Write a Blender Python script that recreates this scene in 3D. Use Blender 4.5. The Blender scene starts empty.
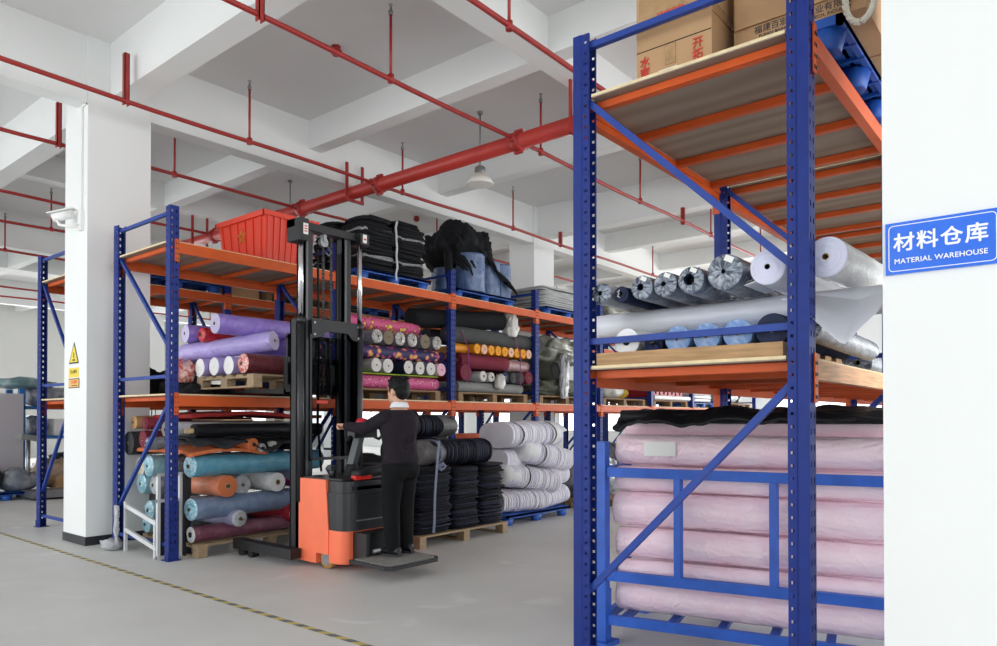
import bpy, bmesh, math, random
from mathutils import Vector, Matrix, noise
from math import pi, sin, cos, radians

# ------------------------------------------------------------------ camera, world, exposure
SC = bpy.context.scene
COL = SC.collection
CAM_Z = 1.45
FPX = 715.55            # focal length in pixels of the 997 px wide frame
cd = bpy.data.cameras.new('camera')
cam = bpy.data.objects.new('camera', cd)
COL.objects.link(cam)
SC.camera = cam
cd.sensor_fit = 'HORIZONTAL'
cd.sensor_width = 36.0
cd.lens = 36.0 * FPX / 997.0
cd.shift_y = (411.184 - 323.0) / 997.0
cd.clip_start = 0.05
cd.clip_end = 200
yaw, pitch = 0.6873, 0.0096
fwd = Vector((cos(yaw) * cos(pitch), sin(yaw) * cos(pitch), sin(pitch)))
cam.location = (0, 0, CAM_Z)
cam.rotation_euler = fwd.to_track_quat('-Z', 'Y').to_euler()

W = bpy.data.worlds.new('daylight')
SC.world = W
W.use_nodes = True
bg = W.node_tree.nodes['Background']
bg.inputs[0].default_value = (0.95, 0.98, 1.0, 1)
bg.inputs[1].default_value = 2.0

def area(name, loc, to, sx, sy, power, col=(1, 1, 1)):
    l = bpy.data.lights.new(name, 'AREA')
    l.shape = 'RECTANGLE'; l.size = sx; l.size_y = sy; l.energy = power; l.color = col
    o = bpy.data.objects.new(name, l)
    COL.objects.link(o)
    o.location = loc
    o.rotation_euler = (Vector(to) - Vector(loc)).to_track_quat('-Z', 'Y').to_euler()
    return o
# daylight of the open loading side (-X) and of the window bands behind the camera and at the far end
area('loading_side_daylight', (-6.5, 9, 3.2), (4, 10, 2.0), 12, 4.5, 300, (0.97, 0.985, 1))
area('rear_window_daylight', (6, -6.3, 3.0), (7, 3, 2.0), 14, 3.6, 330, (0.97, 0.985, 1))
area('far_window_daylight', (21.5, 4.0, 2.8), (10, 6, 2.5), 12, 2.5, 500, (1, 1, 1))
area('side_window_daylight', (12.5, 29.3, 2.8), (11, 15, 2.0), 18, 2.5, 700, (1, 1, 1))

SC.view_settings.view_transform = 'Standard'
SC.view_settings.look = 'None'
SC.view_settings.exposure = 0.32
SC.view_settings.gamma = 1.0
SC.view_settings.use_curve_mapping = False
SC.cycles.use_denoising = True
SC.cycles.max_bounces = 8
SC.cycles.diffuse_bounces = 5
SC.cycles.caustics_reflective = False
SC.cycles.caustics_refractive = False

# ------------------------------------------------------------------ materials
def lin(c):
    return tuple(((v / 255) / 12.92 if v / 255 <= 0.04045 else ((v / 255 + 0.055) / 1.055) ** 2.4) for v in c)

MATS = {}
def pm(name, col, rough=0.6, metal=0.0, var=0.0, vscale=4.0, bump=0.0, bscale=60.0, coat=0.0, spec=0.5, emit=None, alpha=1.0, stretch=None):
    """painted / plain surface: colour with a noise variation and a noise bump"""
    if name in MATS: return MATS[name]
    m = bpy.data.materials.new(name); m.use_nodes = True
    nt = m.node_tree; N = nt.nodes; L = nt.links
    b = N['Principled BSDF']
    c = lin(col)
    b.inputs['Base Color'].default_value = (*c, 1)
    b.inputs['Roughness'].default_value = rough
    b.inputs['Metallic'].default_value = metal
    b.inputs['Specular IOR Level'].default_value = spec
    b.inputs['Coat Weight'].default_value = coat
    b.inputs['Coat Roughness'].default_value = 0.15
    b.inputs['Alpha'].default_value = alpha
    if emit:
        b.inputs['Emission Color'].default_value = (*lin(col), 1)
        b.inputs['Emission Strength'].default_value = emit
    if var or bump:
        tc = N.new('ShaderNodeTexCoord')
        src = tc.outputs['Object']
        if stretch:
            mp = N.new('ShaderNodeMapping'); mp.inputs['Scale'].default_value = stretch
            L.new(src, mp.inputs[0]); src = mp.outputs[0]
    if var:
        n = N.new('ShaderNodeTexNoise'); n.inputs['Scale'].default_value = vscale; n.inputs['Detail'].default_value = 6
        L.new(src, n.inputs['Vector'])
        r = N.new('ShaderNodeValToRGB')
        r.color_ramp.elements[0].position = 0.3; r.color_ramp.elements[1].position = 0.7
        r.color_ramp.elements[0].color = (*[v * (1 - var) for v in c], 1)
        r.color_ramp.elements[1].color = (*[min(1, v * (1 + var)) for v in c], 1)
        L.new(n.outputs['Fac'], r.inputs[0]); L.new(r.outputs[0], b.inputs['Base Color'])
    if bump:
        n2 = N.new('ShaderNodeTexNoise'); n2.inputs['Scale'].default_value = bscale; n2.inputs['Detail'].default_value = 4
        L.new(src, n2.inputs['Vector'])
        bp_ = N.new('ShaderNodeBump'); bp_.inputs['Strength'].default_value = bump; bp_.inputs['Distance'].default_value = 0.02
        L.new(n2.outputs['Fac'], bp_.inputs['Height']); L.new(bp_.outputs[0], b.inputs['Normal'])
    MATS[name] = m
    return m

def ringmat(name, c1, c2, scale=22.0, rough=0.8, film=False):
    """wound cloth seen from its end: rings about the roll's own axis"""
    if name in MATS: return MATS[name]
    m = bpy.data.materials.new(name); m.use_nodes = True
    nt = m.node_tree; N = nt.nodes; L = nt.links
    b = N['Principled BSDF']; b.inputs['Roughness'].default_value = rough
    tc = N.new('ShaderNodeTexCoord')
    w = N.new('ShaderNodeTexWave'); w.wave_type = 'RINGS'; w.rings_direction = 'Z'
    w.inputs['Scale'].default_value = scale * 2.4; w.inputs['Distortion'].default_value = 1.5; w.inputs['Detail'].default_value = 3; w.inputs['Detail Scale'].default_value = 1.5
    L.new(tc.outputs['Object'], w.inputs['Vector'])
    r = N.new('ShaderNodeValToRGB')
    mixc = [tuple(c1[i] * (1 - f) + c2[i] * f for i in range(3)) for f in (0.25, 0.85)]
    r.color_ramp.elements[0].color = (*lin(mixc[0]), 1); r.color_ramp.elements[1].color = (*lin(mixc[1]), 1)
    L.new(w.outputs['Color'], r.inputs[0]); L.new(r.outputs[0], b.inputs['Base Color'])
    MATS[name] = m
    return m

def filmmat(name, c1, c2, rough=0.25, scale=9.0):
    """cloth under clear wrapping film: soft pale wrinkles along the roll, glossy"""
    if name in MATS: return MATS[name]
    m = bpy.data.materials.new(name); m.use_nodes = True
    nt = m.node_tree; N = nt.nodes; L = nt.links
    b = N['Principled BSDF']; b.inputs['Roughness'].default_value = rough + 0.05
    b.inputs['Coat Weight'].default_value = 0.3; b.inputs['Coat Roughness'].default_value = 0.15
    tc = N.new('ShaderNodeTexCoord')
    n = N.new('ShaderNodeTexNoise'); n.inputs['Scale'].default_value = scale * 0.8; n.inputs['Detail'].default_value = 7; n.inputs['Distortion'].default_value = 0.9
    L.new(tc.outputs['Object'], n.inputs['Vector'])
    r = N.new('ShaderNodeValToRGB')
    r.color_ramp.elements[0].position = 0.40; r.color_ramp.elements[1].position = 0.78
    c3 = tuple(c1[i] * 0.4 + c2[i] * 0.6 for i in range(3))
    r.color_ramp.elements[0].color = (*lin(c1), 1); r.color_ramp.elements[1].color = (*lin(c3), 1)
    L.new(n.outputs['Fac'], r.inputs[0]); L.new(r.outputs[0], b.inputs['Base Color'])
    # thin crinkle ridges of the film
    n2 = N.new('ShaderNodeTexNoise'); n2.inputs['Scale'].default_value = scale * 1.6; n2.inputs['Detail'].default_value = 5; n2.inputs['Distortion'].default_value = 1.4
    L.new(tc.outputs['Object'], n2.inputs['Vector'])
    ab = N.new('ShaderNodeMath'); ab.operation = 'SUBTRACT'; ab.inputs[1].default_value = 0.5; L.new(n2.outputs['Fac'], ab.inputs[0])
    a2 = N.new('ShaderNodeMath'); a2.operation = 'ABSOLUTE'; L.new(ab.outputs[0], a2.inputs[0])
    a3 = N.new('ShaderNodeMath'); a3.operation = 'MULTIPLY'; a3.inputs[1].default_value = -3.0; L.new(a2.outputs[0], a3.inputs[0])
    bp_ = N.new('ShaderNodeBump'); bp_.inputs['Strength'].default_value = 0.55; bp_.inputs['Distance'].default_value = 0.012
    L.new(a3.outputs[0], bp_.inputs['Height']); L.new(bp_.outputs[0], b.inputs['Normal'])
    MATS[name] = m
    return m

def pleatmat(name, c1, c2, rough=0.25):
    """gathered film on the end of a roll: pale pleats running out from the middle"""
    if name in MATS: return MATS[name]
    m = bpy.data.materials.new(name); m.use_nodes = True
    nt = m.node_tree; N = nt.nodes; L = nt.links
    b = N['Principled BSDF']; b.inputs['Roughness'].default_value = rough
    b.inputs['Coat Weight'].default_value = 0.3
    tc = N.new('ShaderNodeTexCoord')
    sp = N.new('ShaderNodeSeparateXYZ'); L.new(tc.outputs['Object'], sp.inputs[0])
    at = N.new('ShaderNodeMath'); at.operation = 'ARCTAN2'; L.new(sp.outputs[1], at.inputs[0]); L.new(sp.outputs[0], at.inputs[1])
    ln = N.new('ShaderNodeVectorMath'); ln.operation = 'LENGTH'; L.new(tc.outputs['Object'], ln.inputs[0])
    cb = N.new('ShaderNodeCombineXYZ')
    k1 = N.new('ShaderNodeMath'); k1.operation = 'MULTIPLY'; k1.inputs[1].default_value = 3.2; L.new(at.outputs[0], k1.inputs[0])
    k2 = N.new('ShaderNodeMath'); k2.operation = 'MULTIPLY'; k2.inputs[1].default_value = 34.0; L.new(ln.outputs['Value'], k2.inputs[0])
    oi = N.new('ShaderNodeObjectInfo')
    k3 = N.new('ShaderNodeMath'); k3.operation = 'MULTIPLY'; k3.inputs[1].default_value = 40.0; L.new(oi.outputs['Random'], k3.inputs[0])
    L.new(k1.outputs[0], cb.inputs[0]); L.new(k2.outputs[0], cb.inputs[1]); L.new(k3.outputs[0], cb.inputs[2])
    n = N.new('ShaderNodeTexNoise'); n.inputs['Scale'].default_value = 1.0; n.inputs['Detail'].default_value = 6; n.inputs['Distortion'].default_value = 0.5
    L.new(cb.outputs[0], n.inputs['Vector'])
    r = N.new('ShaderNodeValToRGB'); r.color_ramp.elements[0].position = 0.38; r.color_ramp.elements[1].position = 0.68
    r.color_ramp.elements[0].color = (*lin(c1), 1); r.color_ramp.elements[1].color = (*lin(c2), 1)
    L.new(n.outputs['Fac'], r.inputs[0]); L.new(r.outputs[0], b.inputs['Base Color'])
    bp_ = N.new('ShaderNodeBump'); bp_.inputs['Strength'].default_value = 0.3; bp_.inputs['Distance'].default_value = 0.015
    L.new(n.outputs['Fac'], bp_.inputs['Height']); L.new(bp_.outputs[0], b.inputs['Normal'])
    MATS[name] = m
    return m

def floralmat(name, base, s1, s2, scale=11.0):
    if name in MATS: return MATS[name]
    m = bpy.data.materials.new(name); m.use_nodes = True
    nt = m.node_tree; N = nt.nodes; L = nt.links
    b = N['Principled BSDF']; b.inputs['Roughness'].default_value = 0.55
    tc = N.new('ShaderNodeTexCoord')
    v = N.new('ShaderNodeTexVoronoi'); v.inputs['Scale'].default_value = scale
    L.new(tc.outputs['Object'], v.inputs['Vector'])
    r = N.new('ShaderNodeValToRGB'); r.color_ramp.interpolation = 'CONSTANT'
    e = r.color_ramp.elements
    e[0].position = 0; e[0].color = (*lin(s1), 1)
    e[1].position = 0.3; e[1].color = (*lin(s2), 1)
    x = e.new(0.45); x.color = (*lin(base), 1)
    L.new(v.outputs['Distance'], r.inputs[0]); L.new(r.outputs[0], b.inputs['Base Color'])
    MATS[name] = m
    return m

def tapemat():
    m = bpy.data.materials.new('hazard_tape'); m.use_nodes = True
    nt = m.node_tree; N = nt.nodes; L = nt.links
    b = N['Principled BSDF']; b.inputs['Roughness'].default_value = 0.55
    tc = N.new('ShaderNodeTexCoord')
    sp = N.new('ShaderNodeSeparateXYZ'); L.new(tc.outputs['Object'], sp.inputs[0])
    a = N.new('ShaderNodeMath'); a.operation = 'ADD'; L.new(sp.outputs[0], a.inputs[0]); L.new(sp.outputs[1], a.inputs[1])
    d = N.new('ShaderNodeMath'); d.operation = 'MULTIPLY'; d.inputs[1].default_value = 5.6; L.new(a.outputs[0], d.inputs[0])
    f = N.new('ShaderNodeMath'); f.operation = 'FRACT'; L.new(d.outputs[0], f.inputs[0])
    g = N.new('ShaderNodeMath'); g.operation = 'GREATER_THAN'; g.inputs[1].default_value = 0.5; L.new(f.outputs[0], g.inputs[0])
    n = N.new('ShaderNodeTexNoise'); n.inputs['Scale'].default_value = 30; L.new(tc.outputs['Object'], n.inputs['Vector'])
    mx = N.new('ShaderNodeMix'); mx.data_type = 'RGBA'
    mx.inputs[6].default_value = (*lin((204, 186, 96)), 1); mx.inputs[7].default_value = (*lin((92, 96, 104)), 1)
    L.new(g.outputs[0], mx.inputs[0])
    m2 = N.new('ShaderNodeMix'); m2.data_type = 'RGBA'; m2.inputs[7].default_value = (*lin((165, 162, 150)), 1)
    mr = N.new('ShaderNodeMapRange'); mr.inputs[1].default_value = 0.45; mr.inputs[2].default_value = 0.75; mr.inputs[4].default_value = 0.55
    L.new(n.outputs['Fac'], mr.inputs[0]); L.new(mr.outputs[0], m2.inputs[0]); L.new(mx.outputs[2], m2.inputs[6])
    L.new(m2.outputs[2], b.inputs['Base Color'])
    return m

def floormat():
    m = bpy.data.materials.new('concrete_floor'); m.use_nodes = True
    nt = m.node_tree; N = nt.nodes; L = nt.links
    b = N['Principled BSDF']
    tc = N.new('ShaderNodeTexCoord')
    n = N.new('ShaderNodeTexNoise'); n.inputs['Scale'].default_value = 0.55; n.inputs['Detail'].default_value = 9; n.inputs['Roughness'].default_value = 0.62
    L.new(tc.outputs['Object'], n.inputs['Vector'])
    r = N.new('ShaderNodeValToRGB')
    e = r.color_ramp.elements
    e[0].position = 0.32; e[0].color = (*lin((198, 198, 195)), 1)
    e[1].position = 0.62; e[1].color = (*lin((212, 212, 209)), 1)
    L.new(n.outputs['Fac'], r.inputs[0])
    # pale scuffs and worn patches
    n2 = N.new('ShaderNodeTexNoise'); n2.inputs['Scale'].default_value = 1.7; n2.inputs['Detail'].default_value = 10; n2.inputs['Distortion'].default_value = 0.8
    L.new(tc.outputs['Object'], n2.inputs['Vector'])
    r2 = N.new('ShaderNodeValToRGB'); r2.color_ramp.elements[0].position = 0.62; r2.color_ramp.elements[1].position = 0.70
    L.new(n2.outputs['Fac'], r2.inputs[0])
    k = N.new('ShaderNodeMath'); k.operation = 'MULTIPLY'; k.inputs[1].default_value = 0.65; L.new(r2.outputs[0], k.inputs[0])
    mx = N.new('ShaderNodeMix'); mx.data_type = 'RGBA'; mx.inputs[7].default_value = (*lin((224, 224, 223)), 1)
    L.new(k.outputs[0], mx.inputs[0]); L.new(r.outputs[0], mx.inputs[6]); L.new(mx.outputs[2], b.inputs['Base Color'])
    rr = N.new('ShaderNodeMapRange'); rr.inputs[3].default_value = 0.40; rr.inputs[4].default_value = 0.6
    L.new(n2.outputs['Fac'], rr.inputs[0]); L.new(rr.outputs[0], b.inputs['Roughness'])
    b.inputs['Specular IOR Level'].default_value = 0.4
    n3 = N.new('ShaderNodeTexNoise'); n3.inputs['Scale'].default_value = 40; n3.inputs['Detail'].default_value = 4
    L.new(tc.outputs['Object'], n3.inputs['Vector'])
    bp_ = N.new('ShaderNodeBump'); bp_.inputs['Strength'].default_value = 0.06; bp_.inputs['Distance'].default_value = 0.01
    L.new(n3.outputs['Fac'], bp_.inputs['Height']); L.new(bp_.outputs[0], b.inputs['Normal'])
    return m

def plymat():
    m = bpy.data.materials.new('plywood'); m.use_nodes = True
    nt = m.node_tree; N = nt.nodes; L = nt.links
    b = N['Principled BSDF']; b.inputs['Roughness'].default_value = 0.75
    tc = N.new('ShaderNodeTexCoord')
    mp = N.new('ShaderNodeMapping'); mp.inputs['Scale'].default_value = (4, 0.7, 1); L.new(tc.outputs['Object'], mp.inputs[0])
    w = N.new('ShaderNodeTexWave'); w.inputs['Scale'].default_value = 0.35; w.inputs['Distortion'].default_value = 14; w.inputs['Detail'].default_value = 4
    L.new(mp.outputs[0], w.inputs['Vector'])
    r = N.new('ShaderNodeValToRGB')
    r.color_ramp.elements[0].color = (*lin((140, 120, 104)), 1); r.color_ramp.elements[1].color = (*lin((156, 138, 122)), 1)
    L.new(w.outputs['Color'], r.inputs[0]); L.new(r.outputs[0], b.inputs['Base Color'])
    return m

BLUE = pm('rack_blue', (19, 43, 120), 0.5, spec=0.3, var=0.12, vscale=7)
BLUE2 = pm('brace_blue', (38, 66, 146), 0.48, spec=0.3, var=0.1, vscale=6)
STIL = pm('stillage_blue', (40, 92, 190), 0.45, var=0.14, vscale=9)
ORANGE = pm('rack_orange', (203, 85, 28), 0.5, spec=0.35, var=0.1, vscale=5)
WORN = pm('worn_orange', (214, 160, 112), 0.6, var=0.3, vscale=5, stretch=(0.8, 1, 16))
PLY = plymat()
EDGE = pm('ply_edge', (222, 204, 164), 0.7, var=0.12, vscale=12)
WALL = pm('white_paint', (234, 236, 235), 0.75, var=0.015, vscale=1.2)
CEIL = pm('ceiling_paint', (226, 226, 226), 0.85, var=0.01, vscale=0.8)
GREYW = pm('grey_wall', (196, 196, 193), 0.85, var=0.02, vscale=0.8)
RED = pm('pipe_red', (156, 38, 34), 0.45, var=0.12, vscale=8)
REDB = pm('main_pipe_red', (176, 52, 44), 0.42, var=0.08, vscale=4)
BLACK = pm('black_paint', (24, 25, 27), 0.45)
BLACKP = pm('black_plastic', (34, 36, 40), 0.4, var=0.1, vscale=6)
RUBBER = pm('black_rubber', (26, 26, 27), 0.8)
CHROME = pm('chrome', (215, 217, 220), 0.16, metal=1.0)
STEEL = pm('galvanised_steel', (150, 152, 154), 0.4, metal=0.8, var=0.1, vscale=10)
TRUCK = pm('truck_orange', (250, 122, 84), 0.42, var=0.05, vscale=4)
WOOD = pm('pallet_wood', (156, 134, 106), 0.78, var=0.2, vscale=6, stretch=(2, 12, 12))
WOODD = pm('dark_pallet_wood', (140, 112, 82), 0.8, var=0.25, vscale=6, stretch=(2, 12, 12))
PBLUE = pm('pallet_blue', (36, 88, 178), 0.45, var=0.08, vscale=6)
CARD = pm('cardboard', (190, 152, 112), 0.75, var=0.08, vscale=3)
TAPE = pm('packing_tape', (176, 140, 98), 0.2, coat=0.5, var=0.15, vscale=14, bump=0.4, bscale=26)
WHITE = pm('white_plastic', (236, 236, 234), 0.45)
ALU = pm('aluminium', (222, 224, 226), 0.35, metal=0.3)

# ------------------------------------------------------------------ helpers
class MB:
    """collects shapes (world coordinates) and links them as ONE mesh object"""
    def __init__(s): s.bm = bmesh.new()
    def box(s, x0, x1, y0, y1, z0, z1, mi=0):
        v = [s.bm.verts.new((x, y, z)) for z in (z0, z1) for y in (y0, y1) for x in (x0, x1)]
        for f in ((0, 2, 3, 1), (4, 5, 7, 6), (0, 1, 5, 4), (2, 6, 7, 3), (0, 4, 6, 2), (1, 3, 7, 5)):
            s.bm.faces.new([v[i] for i in f]).material_index = mi
        return s
    def bar(s, a, b, w, h, up=(0, 0, 1), mi=0):
        a, b = Vector(a), Vector(b); d = (b - a).normalized(); u = Vector(up)
        if abs(d.dot(u)) > 0.98: u = Vector((0, 1, 0))
        r = d.cross(u).normalized(); u = r.cross(d).normalized()
        v = []
        for p in (a, b):
            for i, j in ((-1, -1), (1, -1), (1, 1), (-1, 1)):
                v.append(s.bm.verts.new(p + r * (i * w / 2) + u * (j * h / 2)))
        for f in ((3, 2, 1, 0), (4, 5, 6, 7), (0, 1, 5, 4), (1, 2, 6, 5), (2, 3, 7, 6), (3, 0, 4, 7)):
            s.bm.faces.new([v[i] for i in f]).material_index = mi
        return s
    def tube(s, pts, r, n=12, mi=0, cap=True):
        """round tube along pts; r a number or one radius per point"""
        pts = [Vector(p) for p in pts]
        rs = r if isinstance(r, (list, tuple)) else [r] * len(pts)
        rings = []; ref = None
        for i, p in enumerate(pts):
            d = (pts[min(i + 1, len(pts) - 1)] - pts[max(i - 1, 0)]).normalized()
            if ref is None:
                ref = Vector((0, 0, 1)) if abs(d.z) < 0.9 else Vector((1, 0, 0))
            x = (ref - d * ref.dot(d)).normalized(); y = d.cross(x); ref = x
            rings.append([s.bm.verts.new(p + (x * cos(2 * pi * k / n) + y * sin(2 * pi * k / n)) * rs[i]) for k in range(n)])
        for a, b in zip(rings, rings[1:]):
            for k in range(n):
                f = s.bm.faces.new((a[k], a[(k + 1) % n], b[(k + 1) % n], b[k])); f.material_index = mi; f.smooth = True
        if cap:
            s.bm.faces.new(rings[0][::-1]).material_index = mi
            s.bm.faces.new(rings[-1]).material_index = mi
        return s
    def lathe(s, c, prof, n=24, mi=0, axis='Z', cap=True):
        """prof: (radius, height) pairs about an axis through c"""
        c = Vector(c); rings = []
        for r, h in prof:
            ring = []
            for k in range(n):
                a = 2 * pi * k / n; p = (r * cos(a), r * sin(a), h)
                if axis == 'X': p = (p[2], p[0], p[1])
                if axis == 'Y': p = (p[1], p[2], p[0])
                ring.append(s.bm.verts.new(c + Vector(p)))
            rings.append(ring)
        for a, b in zip(rings, rings[1:]):
            for k in range(n):
                f = s.bm.faces.new((a[k], a[(k + 1) % n], b[(k + 1) % n], b[k])); f.material_index = mi; f.smooth = True
        if cap:
            s.bm.faces.new(rings[0][::-1]).material_index = mi; s.bm.faces.new(rings[-1]).material_index = mi
        return s
    def prism(s, poly, axis, a0, a1, mi=0):
        """extrude a 2-D polygon along an axis: axis X -> poly (y,z); Y -> (x,z); Z -> (x,y)"""
        def P(p, a): return {'X': (a, p[0], p[1]), 'Y': (p[0], a, p[1]), 'Z': (p[0], p[1], a)}[axis]
        A = [s.bm.verts.new(P(p, a0)) for p in poly]; B = [s.bm.verts.new(P(p, a1)) for p in poly]
        n = len(poly)
        s.bm.faces.new(A[::-1]).material_index = mi; s.bm.faces.new(B).material_index = mi
        for k in range(n):
            s.bm.faces.new((A[k], A[(k + 1) % n], B[(k + 1) % n], B[k])).material_index = mi
        return s
    def ell(s, c, rx, ry, rz, sub=2, mi=0, rot=None):
        M = Matrix.Translation(Vector(c)) @ (rot.to_matrix().to_4x4() if rot else Matrix()) @ Matrix.Diagonal((rx, ry, rz, 1))
        r = bmesh.ops.create_icosphere(s.bm, subdivisions=sub, radius=1, matrix=M)
        for v in r['verts']:
            for f in v.link_faces: f.material_index = mi; f.smooth = True
        return s
    def loft(s, secs, n=16, mi=0):
        """closed body through horizontal ellipses: (x, y, z, rx, ry)"""
        rings = []
        for (x, y, z, rx, ry) in secs:
            rings.append([s.bm.verts.new((x + rx * cos(2 * pi * k / n), y + ry * sin(2 * pi * k / n), z)) for k in range(n)])
        for a, b in zip(rings, rings[1:]):
            for k in range(n):
                f = s.bm.faces.new((a[k], a[(k + 1) % n], b[(k + 1) % n], b[k])); f.smooth = True; f.material_index = mi
        s.bm.faces.new(rings[0][::-1]); s.bm.faces.new(rings[-1])
        return s
    def mesh(s, name, mats, origin=(0, 0, 0), smooth=False, bevel=0):
        if bevel:
            es = [e for e in s.bm.edges if len(e.link_faces) == 2 and e.calc_face_angle(0) > 0.6]
            bmesh.ops.bevel(s.bm, geom=es, offset=bevel, segments=2, profile=0.6, affect='EDGES', clamp_overlap=True)
        bmesh.ops.recalc_face_normals(s.bm, faces=s.bm.faces)
        if smooth:
            for f in s.bm.faces: f.smooth = True
        bmesh.ops.translate(s.bm, verts=s.bm.verts, vec=-Vector(origin))
        me = bpy.data.meshes.new(name)
        s.bm.to_mesh(me); s.bm.free()
        for m in (mats if isinstance(mats, (list, tuple)) else [mats]): me.materials.append(m)
        return me

def wloc(o):
    p = Vector((0, 0, 0))
    while o is not None:
        p += o.location; o = o.parent
    return p

def thing(name, label, cat, loc=(0, 0, 0), group=None, rot=None):
    o = bpy.data.objects.new(name, None); COL.objects.link(o)
    o.empty_display_size = 0.1
    o.location = loc; o['label'] = label; o['category'] = cat
    if rot is not None: o.rotation_euler = rot
    if group: o['group'] = group
    return o

def tag(o, label, cat, group=None, kind=None):
    o['label'] = label; o['category'] = cat
    if group: o['group'] = group
    if kind: o['kind'] = kind
    return o

def put(name, mesh, parent=None, loc=(0, 0, 0), rot=None):
    o = bpy.data.objects.new(name, mesh); COL.objects.link(o)
    o.location = loc
    if rot is not None: o.rotation_euler = rot
    if parent is not None: o.parent = parent
    return o

def part(name, mb, mats, parent, smooth=False, bevel=0):
    """mesh given in world coordinates, as a child of an unrotated parent"""
    return put(name, mb.mesh(name, mats, wloc(parent), smooth, bevel), parent)

def solo(name, mb, mats, origin, smooth=False, bevel=0):
    return put(name, mb.mesh(name, mats, origin, smooth, bevel), None, origin)

def struct(name, mb, mats, parent=None, bevel=0):
    o = put(name, mb.mesh(name, mats, (0, 0, 0), False, bevel), parent)
    if parent is None: o['kind'] = 'structure'
    return o

def dup(root, loc, rotz=None, label=None, group=None):
    r = root.copy(); COL.objects.link(r); r.location = loc
    if rotz is not None: r.rotation_euler = (0, 0, rotz)
    if label: r['label'] = label
    if group: r['group'] = group
    for ch in list(root.children):
        c = ch.copy(); COL.objects.link(c); c.parent = r
        for g in ch.children:
            d = g.copy(); COL.objects.link(d); d.parent = c
    return r

TEXTS = []
def text(name, body, size, mat, parent, loc, rot, bold=0.0, extrude=0.0008, align='CENTER', space=1.0):
    cu = bpy.data.curves.new(name, 'FONT'); cu.body = body; cu.size = size
    cu.align_x = align; cu.align_y = 'CENTER'; cu.extrude = extrude; cu.space_character = space
    o = bpy.data.objects.new('outline', cu); COL.objects.link(o)
    TEXTS.append((o, name, mat, parent, Vector(loc) - wloc(parent), rot, bold))
def set_texts():
    """turn the lettering into plain meshes"""
    dg = bpy.context.evaluated_depsgraph_get()
    for o, name, mat, parent, loc, rot, bold in TEXTS:
        me = bpy.data.meshes.new_from_object(o.evaluated_get(dg))
        if bold:        # heavier strokes: the outline thickened to four sides
            bm = bmesh.new()
            for dx, dy in ((1, 0), (-1, 0), (0, 1), (0, -1), (0.7, 0.7), (-0.7, 0.7), (0.7, -0.7), (-0.7, -0.7)):
                n0 = len(bm.verts); bm.from_mesh(me); bm.verts.ensure_lookup_table()
                bmesh.ops.translate(bm, verts=bm.verts[n0:], vec=(dx * bold, dy * bold, 0.00002 * n0 / max(1, len(me.vertices))))
            bm.to_mesh(me); bm.free()
        me.materials.clear(); me.materials.append(mat)
        put(name, me, parent, loc, rot)
        cu = o.data; bpy.data.objects.remove(o); bpy.data.curves.remove(cu)

ORD = ['first', 'second', 'third', 'fourth', 'fifth', 'sixth', 'seventh', 'eighth', 'ninth', 'tenth', 'eleventh', 'twelfth']
def nz(x, y, z): return noise.noise(Vector((x, y, z)))

# ------------------------------------------------------------------ the building
ZS, ZB, ZY, Z2 = 5.82, 5.06, 5.18, 5.40
XW, YW = 24.5, 30.5
struct('floor', MB().box(-9, XW, -8, YW, -0.1, 0), floormat())
struct('ceiling', MB().box(-9, XW, -8, YW, ZS, ZS + 0.15), CEIL)
for y in (0.22, 8.80, 17.55, 26.3): struct('ceiling_beam', MB().box(-9, XW, y, y + 0.25, ZB, ZS), WALL)
for y in (4.50, 13.25, 21.9): struct('ceiling_beam', MB().box(-9, XW, y, y + 0.25, Z2 - 0.006, ZS), WALL)
for x in (-5.0, 3.55, 11.95, 20.3): struct('ceiling_beam', MB().box(x, x + 0.28, -8, YW, ZY, ZS), WALL)
for x in (-2.1, 0.75, 6.33, 9.06, 14.7, 17.5): struct('ceiling_beam', MB().box(x, x + 0.22, -8, YW, Z2, ZS), WALL)
SKIRT = pm('dark_skirting', (44, 46, 50), 0.35, var=0.1, vscale=5)
def pillar(x, y, skirt=True):
    p = struct('pillar', MB().box(x, x + 0.71, y, y + 0.65, 0, ZS), WALL)
    if skirt:
        m = MB()
        for a in (x - 0.008, x + 0.71):
            m.box(a, a + 0.008, y - 0.008, y + 0.658, 0, 0.1)
        m.box(x, x + 0.71, y - 0.008, y, 0, 0.1); m.box(x, x + 0.71, y + 0.65, y + 0.658, 0, 0.1)
        put('skirting', m.mesh('skirting', SKIRT), p)
    return p
for x in (3.31, 11.84, 20.2):
    for y in (0.0, 8.77, 17.5, 26.25): pillar(x, y)

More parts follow.
